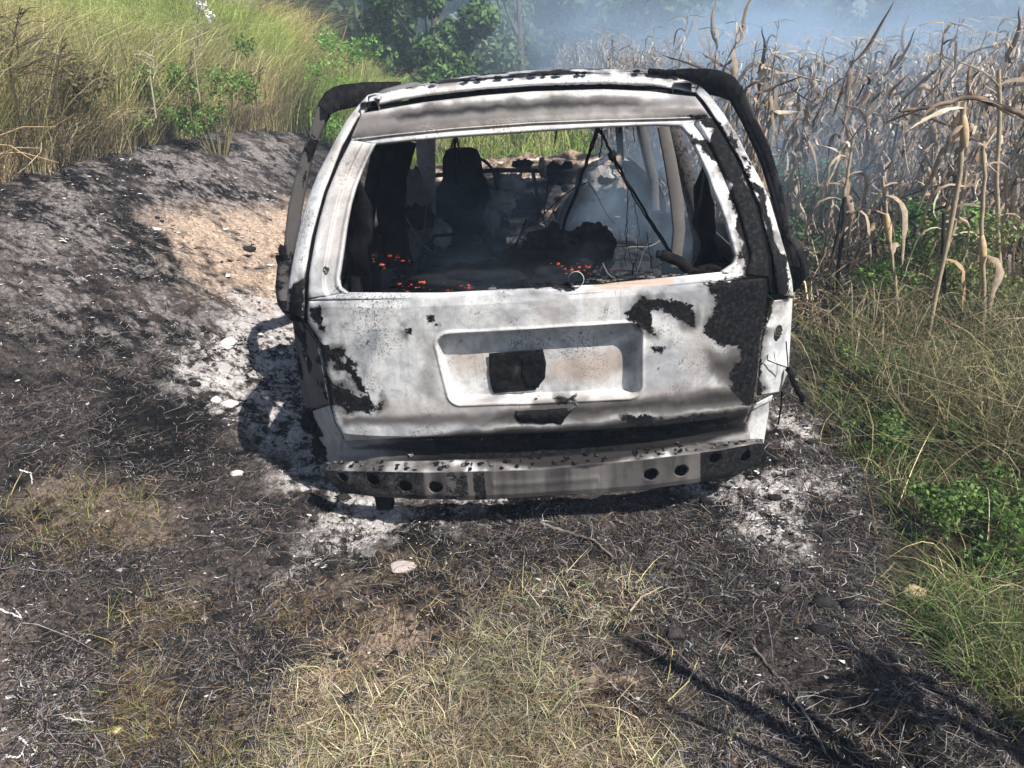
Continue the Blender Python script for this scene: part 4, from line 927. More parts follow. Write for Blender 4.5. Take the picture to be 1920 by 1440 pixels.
# tall grass on the bank and beyond the car
def tall(n, region, hr, cols, wr=(.006, .013), lean=.42, segs=5, bias=(.06, .0), seedn=601):
    x, y = region(n); z = zones(x, y); k = (z['top'] > rng.uniform(.2, .8, n)) & (rng.uniform(0, 1, n) < sm(.8 + 1.4 * fbm(x * .9, y * .9, 0, 3, seedn))); x, y = x[k], y[k]; n = len(x)
    hm = 1 + .3 * fbm(x * .6, y * .6, 0, 3, seedn + 3); H = rng.uniform(*hr, n) * hm; a = rng.uniform(0, 2 * math.pi, n); ln = H * np.clip(lean * rng.gamma(1.2, .62, n) * (1 + .8 * fbm(x * 2, y * 2, 1, 2, seedn + 11)), .02, .75)
    ci = palette(n, cols, .16); gm = sm(.15 + .75 * sm((y - 6.5) / 3.5) + 1.9 * fbm(x * .55, y * .55, 4, 3, seedn + 5))[:, None]; ci = ci * np.clip(1 + 1.3 * fbm(x * 3.2, y * 3.2, 3, 3, seedn + 6), .35, 1.6)[:, None] * (gm * np.array((.80, .98, .60)) + (1 - gm) * np.array((1.15, .93, 1.0)))
    tn_ = (sm((x + 4.75) / .9) * sm((11.5 - y) / 1.5) * rng.uniform(.2, 1, n))[:, None] * .9; ci = ci * (1 - tn_) + palette(n, [(.50, .40, .26), (.38, .29, .18), (.58, .50, .36), (.26, .18, .11)], .2) * tn_
    return blades('t', x, y, H, np.cos(a) * ln + bias[0] * H, np.sin(a) * ln + bias[1], rng.uniform(*wr, n), ci, 'veg', segs, .45, True, -.02, rng.normal(0, .28, n))
def reg_bank(n): y = rng.uniform(3.5, 15, n) ** 1.0; return -3.55 - rng.gamma(1.6, 1.1, n), y
def reg_front(n): y = rng.uniform(11.3, 20, n); return rng.uniform(-6, 2.0, n), y
def reg_edge(n): y = rng.uniform(3.5, 11.5, n); return -3.3 - rng.gamma(1.3, .42, n), y
tc = [(.56, .52, .22), (.46, .46, .17), (.64, .58, .32), (.32, .38, .12), (.68, .60, .38), (.54, .49, .24), (.20, .25, .08), (.40, .35, .18)]
def reg_side(n): y = rng.uniform(10.0, 15.5, n); return rng.uniform(-5.5, -1.75, n), y
obj_blades('tall_grass', [tall(100000, reg_bank, (1.0, 2.2), tc, (.004, .009)), tall(34000, reg_side, (.8, 1.5), [(.30, .40, .12), (.38, .44, .16), (.55, .48, .30), (.24, .34, .09)], (.005, .011), .35, 5, (.15, 0), 608), tall(26000, reg_bank, (.3, .8), tc + [(.2, .26, .08)], seedn=604), tall(16000, reg_bank, (1.1, 1.8), [(.60, .52, .33), (.48, .45, .22)], (.004, .008), .3)], 'veg', 'tall yellow-green grass along the top of the bank', 'grass')
obj_blades('dead_grass', [tall(90000, reg_edge, (.12, .75), [(.48, .38, .25), (.36, .27, .17), (.26, .18, .11), (.55, .46, .32), (.10, .07, .05)], (.004, .008), .7, 4, (.1, 0), 640)], 'dry', 'fringe of dry brown singed grass between the burnt slope and the tall grass', 'grass')
obj_blades('far_meadow', [tall(26000, reg_front, (.3, .7), [(.26, .34, .10), (.34, .38, .14), (.20, .28, .08), (.42, .42, .2)], (.01, .02), .5, 4, (0, 0), 650)], 'veg', 'green grass seen through the car beyond its bonnet', 'grass')

# ------------------------------------------------------------ maize
def leaf_strip(base, az, L, w, rise, droop, rs, curl=.35, segs=8):
    """a dry maize leaf: leaves the stalk upward, bends over and hangs; folded along its middle and torn narrow at the tip"""
    t = np.linspace(0, 1, segs + 1); ang = rise - (rise + droop) * sm(t * 2.1 + .05)
    ds = L / segs; r = np.r_[0, np.cumsum(np.cos(ang[:-1]) * ds)]; z = np.r_[0, np.cumsum(np.sin(ang[:-1]) * ds)]
    wob = rs.normal(0, .008, segs + 1).cumsum() + .025 * np.sin(t * 5 + rs.uniform(0, 6)) * t
    ax = np.array((math.cos(az), math.sin(az), 0)); sx_ = np.array((-math.sin(az), math.cos(az), 0)); up = np.array((0, 0, 1.0))
    W_ = (w * np.minimum(1, .5 + 3 * t) * (1 - t ** 2.2) + .004) * rs.uniform(.55, 1.3, segs + 1)
    tw = rs.uniform(-1.6, 1.6) * t + rs.uniform(-.3, .3)
    V = []
    for i in range(segs + 1):
        c = base + ax * r[i] + sx_ * wob[i] + up * z[i]
        nrm = up * math.cos(ang[i]) - ax * math.sin(ang[i]); s_ = sx_ * math.cos(tw[i]) + nrm * math.sin(tw[i]); n_ = np.cross(s_, ax * math.cos(ang[i]) + up * math.sin(ang[i]))
        V += [c - s_ * W_[i] * .5 + n_ * W_[i] * curl, c, c + s_ * W_[i] * .5 + n_ * W_[i] * curl]
    F = []
    for i in range(segs):
        for k in (0, 1): F.append((i * 3 + k, i * 3 + k + 1, i * 3 + k + 4, i * 3 + k + 3))
    return np.array(V), np.array(F)
LEAFC = [(.46, .36, .26), (.38, .29, .21), (.28, .22, .165), (.62, .53, .41), (.40, .27, .16), (.15, .11, .08), (.33, .28, .23), (.66, .59, .48), (.09, .07, .055), (.24, .17, .11)]
def corn(seed, h, broken=0.0, dark=False, nleaf=12, ears=1, sg=8, bare=.0):
    rs = np.random.default_rng(seed); n = 12; z = np.linspace(0, h, n); bx_, by_ = rs.normal(0, .05, 2)
    P = np.stack([bx_ * (z / h) ** 2 + .004 * np.sin(z * 7 + seed), by_ * (z / h) ** 2 + .004 * np.cos(z * 6 + seed), z - .06], 1)
    if broken:
        i0 = int(n * broken); az = rs.uniform(0, 6.28); d = np.array((math.cos(az) * .9, math.sin(az) * .9, -.45))
        for i in range(i0, n): P[i] = P[i0 - 1] + d * (z[i] - z[i0 - 1]) * .8
    col0 = np.array((.42, .33, .22)) if not dark else np.array((.06, .05, .045))
    sV, sF = tube(P, np.linspace(.013, .005, n), 6); zz = (sV[:, 2] / h)
    sC = np.array((.05, .04, .035)) * (1 - sm((zz - .05 - .25 * dark) / .3))[:, None] * .6 + col0 * (.4 + .6 * sm((zz - .05) / .3))[:, None]
    V = []; F = []; C = []; o = 0
    for k in range(nleaf):
        u = bare + (1 - bare) * (k + rs.uniform(.2, .8)) / nleaf; u = min(.97, max(.12, u)); i = min(n - 2, int(u * (n - 1))); f = u * (n - 1) - i
        b = P[i] * (1 - f) + P[i + 1] * f
        kd = rs.uniform(); ri, dr = (rs.uniform(-1.25, -.7), rs.uniform(1.3, 1.6)) if kd < .45 else ((rs.uniform(-.3, .9), rs.uniform(1.2, 1.6)) if kd < .72 else ((lambda q: (q, -q + rs.uniform(-.3, .5)))(rs.uniform(-1.0, 1.1))))
        v, fc = leaf_strip(b, k * math.pi + rs.normal(0, .8), rs.uniform(.15, .55), rs.uniform(.012, .046), ri, dr, rs, rs.uniform(.1, .8), sg)
        c = np.array(LEAFC[rs.integers(len(LEAFC))]) * rs.uniform(.75, 1.15)
        V.append(v); F.append(fc + o); C.append(np.repeat(c[None], len(v), 0)); o += len(v)
    for k in range(5):   # tassel
        v, fc = leaf_strip(P[-1], rs.uniform(0, 6.28), .22, .008, 1.4 - .15 * k, .2 + .1 * k, rs, .1, 3); V.append(v); F.append(fc + o); C.append(np.repeat([[.45, .36, .26]], len(v), 0)); o += len(v)
    lv = (np.concatenate(V), np.concatenate(F), np.concatenate(C))
    E_ = None
    if ears:
        i = int(n * .5); az = rs.uniform(0, 6.28); b = P[i]; d = np.array((math.cos(az) * .45, math.sin(az) * .45, -.85)); q = np.linspace(0, 1, 7)
        ev, ef = tube(b + np.array((math.cos(az), math.sin(az), 0)) * .02 + d * q[:, None] * .17, .019 * np.sin(math.pi * (.12 + .8 * q)) ** .6, 8)
        E_ = (ev, ef, np.repeat([[.50, .38, .24]], len(ev), 0))
    return (sV, sF, sC), lv, E_
def merged(c):
    ps = [p for p in c if p]; V = []; F = []; C = []; o = 0
    for v, f, cc in ps: V.append(v); F.append(f + o); C.append(cc); o += len(v)
    return np.concatenate(V), np.concatenate(F), np.concatenate(C)
VAR = []
for k in range(14):
    VAR.append(corn(900 + k, [1.75, 1.6, 1.85, 1.5, 1.7, 1.4, 1.8][k % 7], broken=[0, .7, 0, .6, 0, 0, .8][k % 7], dark=k % 5 == 3, nleaf=20 + k % 6, ears=k % 3 != 1, bare=[0, .3, .15, .45][k % 4]))
meshes_full = []
for k, (s_, l_, e_) in enumerate(VAR):
    ob = [mesh(nm, q[0], q[1], M['dry'], None, nm != 'leaves', None, q[2], link=False) if q else None for nm, q in (('stalk', s_), ('leaves', l_), ('ear', e_))]
    vv_ = merged((s_, l_, e_)); meshes_full.append((ob, mesh('maize_plant', vv_[0], vv_[1], M['dry'], None, False, None, vv_[2], link=False), vv_))
rc_ = np.random.default_rng(77)
pts = []
for row in np.arange(1.75, 26, .56):
    for yy in np.arange(4.3, 30, .24):
        X_ = row + rc_.normal(0, .09); Y_ = yy + rc_.normal(0, .08)
        if X_ > .80 * Y_ + 1.2 or (X_ < 2.4 and Y_ < 5.3) or rc_.uniform() < .06: continue
        if X_ + .0 > 2.7 and Y_ < 4.5: continue
        pts.append((math.hypot(X_, Y_), X_, Y_))
pts.sort(); pass
GRP = 'dry maize plants standing in the field right of the car'
def place_corn(k, x, y, rz, s, full, label, group, tilt=(0, 0)):
    obs, one, _ = meshes_full[k]; z = float(terr(np.array([x]), np.array([y]))[0]); 
    if full:
        r = empty('maize_plant', (x, y, z), (tilt[0], tilt[1], rz)); r.scale = (s, s, s)
        for o in obs:
            if o is None: continue
            c = o.copy(); COL.objects.link(c); c.parent = r
    else:
        r = one.copy(); COL.objects.link(r); r.location = (x, y, z); r.rotation_euler = (tilt[0], tilt[1], rz); r.scale = (s, s, s)
    tag(r, label, 'maize plant', group); return r
ORD = ['first', 'second', 'third', 'fourth', 'fifth', 'sixth', 'seventh', 'eighth', 'ninth', 'tenth', 'eleventh', 'twelfth', 'thirteenth', 'fourteenth', 'fifteenth', 'sixteenth', 'seventeenth', 'eighteenth', 'nineteenth', 'twentieth']
front = sorted(range(20), key=lambda i: pts[i][1] / pts[i][2])
def maize_label(i, x, y):
    if i in front: return 'dry maize plant, %s from the left among the twenty nearest whole plants of the field' % ORD[front.index(i)]
    return 'dead brown maize plant with dry hanging leaves deeper among the rows right of the car'
for i, (d, x, y) in enumerate(pts[:285]):
    place_corn(int(rc_.integers(14)), x, y, rc_.uniform(0, 6.28), rc_.uniform(.86, 1.08), i < 70, maize_label(i, x, y), GRP, (rc_.normal(0, .07), rc_.normal(0, .07)))
V = []; F = []; C = []; o = 0
for d, x, y in pts[285:]:
    v, f, c = meshes_full[int(rc_.integers(14))][2]; a = rc_.uniform(0, 6.28); s_ = rc_.uniform(.85, 1.12); ca_, sa_ = math.cos(a) * s_, math.sin(a) * s_
    z = float(terr_low(x, y)); w = np.stack([v[:, 0] * ca_ - v[:, 1] * sa_ + x, v[:, 0] * sa_ + v[:, 1] * ca_ + y, v[:, 2] * s_ + z], 1); V.append(w); F.append(f + o); C.append(c); o += len(w)
tag(mesh('maize_field', np.concatenate(V), np.concatenate(F), M['dry'], None, False, None, np.concatenate(C)), 'far rows of dry standing maize fading into the smoke', 'maize field', kind='stuff')

x = rng.uniform(1.7, 9, 36000); y = rng.uniform(4.2, 13, 36000); k = (x < .8 * y + 1) & (x + .15 * fbm(x, y, 0, 2, 9) > 1.85) ; x, y = x[k], y[k]; n = len(x); H = np.clip(rng.gamma(1.6, .2, n), 0, 1.3); a = rng.uniform(0, 6.28, n); ln = H * rng.uniform(.1, 1.2, n) + .08
lt1 = blades('l', x, y, H, np.cos(a) * ln, np.sin(a) * ln, rng.uniform(.005, .02, n), palette(n, LEAFC + [(.07, .055, .045)] * 3, .2), 'dry', 4, .6, True, 0, rng.normal(0, .3, n))
n = 90000; y = rng.uniform(4.6, 17, n); x = rng.uniform(1.75, 12, n); k = (x < .78 * y + .8) & ((x > 2.3) | (y > 5.6)); x, y = x[k], y[k]; n = len(x); zb = rng.beta(1.6, 1.4, n) * 1.62 + .05
a = rng.uniform(0, 6.28, n); H = -rng.gamma(2, .07, n) * rng.choice([1, 1, 1, -.6], n); ln = np.abs(H) * rng.uniform(.1, .8, n) + .02
lt2 = blades('l', x, y, H, np.cos(a) * ln, np.sin(a) * ln, rng.uniform(.005, .024, n), palette(n, LEAFC + [(.05, .04, .035)] * 3, .2), 'dry', 3, .2, True, 0, rng.normal(0, .5, n), terr_low(x, y) + zb)
obj_blades('maize_litter', [lt1, lt2], 'dry', 'tangle of torn dry maize leaves caught between and below the plants', 'plant litter')
# plants that stand out singly at the edge of the field (traced: foot pixel, points up the stalk)
def edge_plant(pix, y, r0, r1, leaves, label, dark=0.0, ear=None, colr=(.45, .36, .25), name='maize_plant', cat='maize plant', lw=.032):
    P = np.array([wpt(px, py, y) for px, py in pix]); base = P[0].copy(); base[2] = float(terr(np.array([P[0][0]]), np.array([y]))[0]) - .03
    P = np.vstack([base, P[1:]]) - base; P = resample(P, 20); P[1:, 0] += rng.normal(0, .0015, 19); P[1:, 1] += rng.normal(0, .003, 19)
    root = empty(name, base); tag(root, label, cat)
    v, f = tube(P, np.linspace(r0, r1, 20), 8); h_ = np.linspace(0, 1, len(v)); dk = np.clip(dark * 1.2 - h_ + .25 * fbm(v[:, 0] * 9, v[:, 2] * 9, 0, 3, 8), 0, .25)[:, None] * 4
    mesh('stalk', v, f, M['dry'], root, True, None, np.array(colr) * (1 - dk) + np.array((.03, .027, .025)) * dk)
    rs = np.random.default_rng(int(pix[0][0])); V = []; F = []; C = []; o = 0
    for (u, az, L_, rise, droop) in leaves:
        i = int(u * 19); v, f = leaf_strip(P[i], az, L_, lw * rs.uniform(.7, 1.3), rise, droop, rs, .3, 10); V.append(v); F.append(f + o); o += len(v); C.append(np.repeat([np.array(LEAFC[rs.integers(5)]) * rs.uniform(.9, 1.2)], len(v), 0))
    if V: mesh('leaves', np.concatenate(V), np.concatenate(F), M['dry'], root, False, None, np.concatenate(C))
    if ear is not None:
        e0 = P[int(ear * 19)]; q = np.linspace(0, 1, 8); v, f = tube(e0 + np.array((.05, -.03, -.2)) * q[:, None] * .8, .022 * np.sin(math.pi * (.1 + .82 * q)) ** .6, 10); mesh('ear', v, f, M['dry'], root, True, None, np.repeat([[.60, .44, .26]], len(v), 0))
    return root
edge_plant([(1690, 625), (1682, 560), (1672, 480), (1662, 400), (1655, 330)], 4.35, .012, .008, [(.95, .4, .5, .3, 1.5), (.8, 2.6, .6, .4, 1.4), (.9, 5, .5, .2, 1.3), (.55, .9, .35, .9, .4)], 'slim maize stalk, pale below and charred dark halfway up, with one hanging ear', .0, .82)
edge_plant([(1548, 560), (1562, 480), (1578, 400), (1590, 320), (1600, 260)], 4.9, .014, .009, [(.9, 3.6, .6, .5, 1.4), (.8, .5, .65, .3, 1.5), (.7, 2.5, .6, .2, 1.5), (.6, 4.6, .6, .1, 1.4), (.95, 1.6, .5, .6, 1.4)], 'leaning maize stalk with blackened lower stem nearest the right door', .55)
edge_plant([(1562, 570), (1572, 500), (1580, 430), (1584, 370)], 4.7, .016, .012, [(.95, 3.2, .6, .4, 1.5), (.8, 5.4, .5, .4, 1.4)], 'short burnt black maize stump beside the leaning stalk', 1.2)
edge_plant([(1712, 615), (1745, 555), (1772, 480), (1800, 390), (1812, 320)], 4.4, .014, .009, [(.95, 3.2, .5, .3, 1.5), (.8, .2, .6, .3, 1.5), (.6, 2.8, .5, .6, 1.2), (.4, 3.4, .35, .5, 1.2)], 'maize stalk slanting up to the right with a scorched brown stem', .35)
edge_plant([(1768, 640), (1770, 560), (1768, 470), (1770, 400)], 4.3, .016, .01, [(.9, 3.2, .45, .3, 1.5), (.95, .2, .5, .4, 1.4), (.7, 5.5, .4, .2, 1.4)], 'upright black-scorched maize stem in front of the bright green weeds', 1.0)
edge_plant([(1842, 660), (1846, 560), (1840, 430), (1846, 330), (1842, 250)], 4.2, .013, .01, [(.95, 3.0, .6, .5, 1.4), (.85, .3, .6, .3, 1.5), (.7, 2.2, .6, .2, 1.5), (.5, 5, .5, .2, 1.4)], 'tall pale maize stalk near the right edge with long drooping leaves', .1, .6)
edge_plant([(1892, 640), (1880, 560), (1872, 460), (1868, 330), (1876, 200), (1872, 130)], 4.6, .014, .012, [(.99, 2.9, .42, .75, -.3), (.99, .3, .35, .5, .1), (.8, 3.3, .5, .3, 1.5), (.6, 0, .5, .3, 1.5)], 'tall maize stalk whose top ends in an open upturned leaf', .1)
edge_plant([(1796, 420), (1800, 330), (1805, 250), (1806, 190)], 3.9, .012, .014, [(.95, 3.3, .30, .15, .5), (.9, 1.2, .3, -.2, .9), (.8, 4.0, .3, .1, 1.4)], 'maize stalk with a folded brown husk just under the snapped black stem', .1, .9)
# the snapped blackened stem lying across the tops
P = np.array([wpt(px, py, 3.9 + k * .05) for k, (px, py) in enumerate([(1688, 208), (1750, 200), (1800, 186), (1830, 184), (1880, 200), (1940, 226), (2010, 262), (2060, 420), (2070, 700)])])
P[-1][2] = float(terr(P[-1:, 0], P[-1:, 1])[0])
root = empty('broken_maize_stalk', P[-1]); tag(root, 'blackened maize stalk snapped over level above the field at the right edge', 'maize stalk')
v, f = tube(resample(P - P[-1], 50) + rng.normal(0, .003, (50, 3)), np.interp(np.linspace(0, 1, 50), [0, .1, .4, 1], [.008, .011, .015, .016]), 8); nz_ = sm(.5 + 2 * fbm(v[:, 0] * 14, v[:, 2] * 30, 0, 3, 4))[:, None]
mesh('stalk', v, f, M['dry'], root, True, None, np.array((.035, .03, .028)) * (1 - nz_ * .5) + np.array((.45, .32, .2)) * nz_ * .5)
V = []; F = []; o = 0; rs = np.random.default_rng(3)
for pt, az, L_ in ((P[1], 3.0, .22), (P[1], 3.7, .2), (P[3], .1, .3)):
    v, f = leaf_strip(pt - P[-1], az, L_, .03, -.1, .5, rs, .3, 6); V.append(v); F.append(f + o); o += len(v)
mesh('leaves', np.concatenate(V), np.concatenate(F), M['dry'], root, False, None, np.repeat([[.25, .18, .12]], o, 0))

# ------------------------------------------------------------ leafy plants and trees
def leaf_cloud(n, centers, radii, size, cols, flat=.5, seed=0, dens=None, shell=.55):
    rs = np.random.default_rng(seed); k = rs.integers(0, len(centers), n); c = np.array(centers)[k]; r = np.array(radii)[k]
    if r.ndim == 1: r = r[:, None]
    d = rs.normal(0, 1, (n, 3)); d /= np.linalg.norm(d, axis=1)[:, None]; rad = rs.uniform(0, 1, n) ** shell
    P = c + d * rad[:, None] * r; keep = fbm(P[:, 0] * 2.2 / max(.3, r.mean()), P[:, 1] * 2.2 / max(.3, r.mean()), P[:, 2] * 2.2 / max(.3, r.mean()), 3, seed) > -.22
    P = P[keep]; n = len(P); d = d[keep]
    nr = d * .7 + rs.normal(0, .6, (n, 3)) + (0, 0, .3); nr /= np.linalg.norm(nr, axis=1)[:, None]
    u = np.cross(nr, rs.normal(0, 1, (n, 3))); u /= np.linalg.norm(u, axis=1)[:, None]; w = np.cross(nr, u); s = size * rs.uniform(.6, 1.5, n)[:, None]
    V = np.stack([P - u * s, P - w * s * flat, P + u * s, P + w * s * flat], 1).reshape(-1, 3); F = np.arange(n * 4).reshape(n, 4)
    cc = np.array(cols)[rs.integers(0, len(cols), n)] * (1 + rs.normal(0, .15, (n, 1))); return V, F, np.repeat(np.clip(cc, .005, .9), 4, 0)
bark = NT('bark'); bark.base(bark.ramp(bark.noise(12, 6), [(.3, (.06, .05, .04)), (.7, (.16, .13, .10))])); bark.rough(.9); bark.bump(bark.noise(30, 6), .6, .02); M['bark'] = bark.m
def tree(x, y, h, R, label, cols, n=9000, size=.09, seed=0, low=.25, name='leafy_tree', group=None, cat='tree'):
    rs = np.random.default_rng(seed + 50); z = float(terr_low(x, y)); root = empty(name, (x, y, z - .05)); tag(root, label, cat, group)
    tr_ = [tube(np.array([(0, 0, 0), (.1 * R, 0, h * .25), (.05 * R, .1 * R, h * .55), (0, 0, h * .85)]), [.05 * R + .05, .04 * R + .04, .03 * R + .02, .015 * R], 8)]
    cs = []; rd = []
    for k in range(13):
        a = rs.uniform(0, 6.28); q = rs.uniform(low, 1); rr_ = R * (1 - .55 * abs(q - .5)) * rs.uniform(.35, .85); c = np.array((math.cos(a) * rr_, math.sin(a) * rr_, h * q * .9)); cs.append(c); rd.append(np.array((1, 1, .75)) * R * rs.uniform(.32, .55))
        tr_.append(tube(np.array([(0, 0, h * max(.12, q * .5)), c * .5 + (0, 0, h * q * .2), c]), [.025 * R + .01, .015 * R + .008, .004 * R + .004], 6))
    v, f = joinm(tr_); mesh('trunk', v, f, M['bark'], root, True)
    v, f, c = leaf_cloud(n, cs, rd, size, cols, .5, seed); mesh('crown', v, f, M['veg'], root, False, None, c); return root
G1 = [(.06, .12, .03), (.09, .17, .04), (.05, .09, .025), (.13, .22, .06)]; G2 = [(.05, .10, .035), (.08, .13, .05), (.035, .07, .025), (.11, .16, .06)]
tree(-1.55, 15.5, 4.2, 1.2, 'dense dark green bush behind the tall grass at the top centre', G1, 16000, .07, 1, .02, 'leafy_bush', cat='bush')
tree(.1, 18.5, 3.6, 1.3, 'paler grey-green bush in the smoke right of the dark green bush', [(.13, .19, .09), (.17, .23, .11), (.09, .14, .07)], 14000, .08, 2, .02, 'leafy_bush', cat='bush')
tree(-.5, 23, 3.0, 1.2, 'low rounded bush between the grey-green bush and the hazy woods', [(.11, .18, .07), (.15, .22, .09), (.08, .13, .05)], 11000, .08, 3, .02, 'leafy_bush', cat='bush')
rs = np.random.default_rng(5)
FT = 'hazy trees beyond the maize field'
WOODS = [(-9, 19, 6, 3.0), (-5.2, 22, 6.5, 2.6), (-7, 30, 7, 3.2), (-3.2, 34, 8, 3.2), (.5, 31, 6.5, 2.8), (3.2, 36, 8, 3.4), (7, 33, 6.5, 3), (10.5, 38, 8, 3.8), (14, 35, 7, 3.2), (18, 39, 8.5, 4), (22, 36, 7, 3.6), (26.5, 40, 8, 4), (31, 38, 8, 4), (-11, 26, 7, 3.2), (-15, 22, 7.5, 3.2), (5, 44, 10, 4.6), (13, 47, 10, 4.8), (21, 48, 11, 5), (-3, 46, 10, 4.6), (30, 50, 11, 5)]
worder = sorted(range(len(WOODS)), key=lambda i: WOODS[i][0] / WOODS[i][1])
for i, (px_v, py_v, y_v, r_v, cc_v, lb_v) in enumerate([(380, 110, 8.3, .35, [(.16, .28, .06), (.22, .34, .08), (.1, .18, .04)], 'green leafy weed in the bank grass under the white-headed weed'), (250, 150, 7.9, .3, [(.2, .28, .08), (.28, .34, .12)], 'pale green leafy weed low in the bank grass'), (640, 90, 10.5, .5, [(.14, .30, .05), (.2, .38, .08)], 'bright green bushy weed in the bank grass left of the bush'),
    (90, 90, 6.6, .35, [(.14, .12, .06), (.2, .17, .08)], 'brown dying leafy weed at the upper left')]):
    b_ = wpt(px_v, py_v, y_v); z_ = float(terr(b_[:1], b_[1:2])[0]); root = empty('leafy_weed', (b_[0], y_v, z_)); tag(root, lb_v, 'weed'); top_ = max(.5, b_[2] - z_); rs = np.random.default_rng(60 + i)
    cs = [np.array((rs.uniform(-1, 1) * r_v, rs.uniform(-1, 1) * r_v, top_ * rs.uniform(.3, 1.15))) for _ in range(14)]
    v, f = joinm([tube(np.array([(c[0] * .2, c[1] * .2, -.02), c * .6, c]), [.008, .005, .003], 5) for c in cs]); mesh('stem', v, f, M['dry'], root, True, None, np.repeat([[.2, .18, .08]], len(v), 0))
    v, f, c = leaf_cloud(2600, cs, [np.array((1, 1, .9)) * r_v * .4] * 14, .022, cc_v, .4, 60 + i); mesh('foliage', v, f, M['veg'], root, False, None, c)
for k, (x, y, h, R) in enumerate(WOODS):
    tree(x, y, h, R, 'blue-hazed tree, %s from the left in the woods beyond the maize' % ORD[worder.index(k)], G2 if k % 3 else G1, 7500, .22, 20 + k, .05, group=FT)
# bright weeds between the stalks
def weed(pxs, y, r, label, cols, n=3000, size=.018, seed=1):
    base = wpt(pxs[0], pxs[1], y); z = float(terr(np.array([base[0]]), np.array([y]))[0]); root = empty('leafy_weed', (base[0], y, z)); tag(root, label, 'weed')
    rs = np.random.default_rng(seed); top = max(.15, base[2] - z); cs = []; st_ = []
    for k in range(12):
        c = np.array((rs.uniform(-1, 1) * r, rs.uniform(-1, 1) * r * .8, top * rs.uniform(.25, 1.1))); cs.append(c); st_.append(tube(np.array([(c[0] * .2, c[1] * .2, -.02), c * .6, c]), [.006, .004, .002], 5))
    v, f = joinm(st_); mesh('stem', v, f, M['dry'], root, True, None, np.repeat([[.14, .18, .06]], len(v), 0))
    v, f, c = leaf_cloud(n, cs, [np.array((1, 1, .8)) * r * .42] * 12, size, cols, .6, seed); mesh('foliage', v, f, M['veg'], root, False, None, c); return root
BG = [(.13, .30, .05), (.17, .36, .07), (.09, .22, .04), (.24, .42, .10)]; TG = [(.10, .24, .09), (.14, .28, .12), (.07, .17, .07)]
weed((1515, 330), 6.6, .42, 'blue-green leafy weed bush in the smoke right of the open door', TG, 3000, .02, 1)
weed((1490, 430), 6.0, .30, 'smaller blue-green weed just beyond the open right door', TG, 2600, .02, 2)
weed((1680, 500), 4.75, .26, 'bright green weed between the two leading maize stalks', BG, 2300, .016, 3)
weed((1745, 420), 4.9, .30, 'taller bright green weed behind the slanting maize stalk', BG, 3000, .016, 4)
weed((1640, 540), 4.9, .2, 'low bright green weed at the foot of the maize near the field edge', BG, 2600, .018, 5)
weed((1800, 560), 4.5, .25, 'dark green weed under the upright scorched stem', G1, 1200, .016, 6)
weed((1905, 420), 4.4, .35, 'olive weed bush at the right edge beneath the drooping leaves', [(.20, .25, .08), (.28, .28, .12), (.14, .19, .06)], 2200, .014, 7)
weed((1830, 470), 4.6, .26, 'olive green weed between the tall pale stalks', [(.18, .26, .08), (.25, .27, .12), (.12, .19, .06)], 1700, .014, 8)
BV = [(.09, .17, .035), (.13, .22, .05), (.055, .11, .025), (.18, .27, .08)]
for i, (px_v, py_v, y_v, r_v, lb_v) in enumerate([(1860, 1120, 2.15, .16, 'bright green leafy weed at the lower right border'), (1790, 1040, 2.35, .15, 'bright green leafy weed left of the one at the border'), (1880, 1010, 2.5, .18, 'leafy green clump in the verge under the bent brown twig'),
    (1660, 860, 3.0, .16, 'small green clump beside the burnt corner of the verge'), (1780, 800, 3.3, .2, 'green clump in the middle of the verge'), (1600, 700, 3.8, .2, 'green clump in the verge close to the car'), (1700, 720, 3.7, .22, 'darker green clump between car and maize'), (1860, 740, 3.5, .24, 'wide green clump at the right edge beside the fallen stem')]):
    weed((px_v, py_v), y_v, r_v, lb_v, BV, 1500, .010, 30 + i)
weed((1900, 900), 2.75, .22, 'green broad weed in the grass at the right border of the picture', G1, 1500, .016, 9)
# tall weeds and dry seed stems in the bank grass
def bare_weed(px, py0, py1, y, label, col_, nb=14, seed=0, spread=.3, tip=None):
    b = wpt(px, py0, y); t_ = wpt(px + 8, py1, y); root = empty('dry_weed', b); tag(root, label, 'weed'); rs = np.random.default_rng(seed); H = t_[2] - b[2]
    ps = [tube(resample(np.array([(0, 0, -.2), (.02, 0, H * .4), (t_[0] - b[0], 0, H)]), 10), np.linspace(.008, .003, 10), 6)]
    for k in range(nb):
        u = rs.uniform(.25, .95); a = rs.uniform(-1, 1) * 3.14; q = np.array((math.cos(a) * spread, math.sin(a) * spread * .5, rs.uniform(.15, .5) * H * .5)) * (1.2 - u); p = np.array(((t_[0] - b[0]) * u, 0, H * u)); ps.append(tube(np.array([p, p + q * .5 + (0, 0, .02), p + q]), [.004, .003, .0015], 5))
    v, f = joinm(ps); mesh('stem', v, f, M['dry'], root, True, None, np.repeat([col_], len(v), 0))
    if tip is not None:
        v, f, c = leaf_cloud(160, [np.array((t_[0] - b[0], 0, H * .95)), np.array((t_[0] - b[0] + .04, 0, H * .8))], [.09, .07], .018, [tip], .5, seed); mesh('seed_head', v, f, M['veg'], root, False, None, c)
bare_weed(285, 180, 60, 7.6, 'pale branching dead weed standing in the grass left of centre', (.55, .50, .36), 12, 1, .35)
bare_weed(368, 150, 2, 7.6, 'tall weed with white fluffy seed heads at the top of the picture', (.4, .36, .25), 8, 2, .25, (.75, .72, .68))
bare_weed(352, 185, 95, 7.4, 'thin dark weed below the white-headed one', (.16, .13, .08), 8, 3, .2)
bare_weed(30, 200, 10, 5.6, 'dark brown twiggy weed at the upper left corner', (.10, .075, .055), 26, 4, .5)
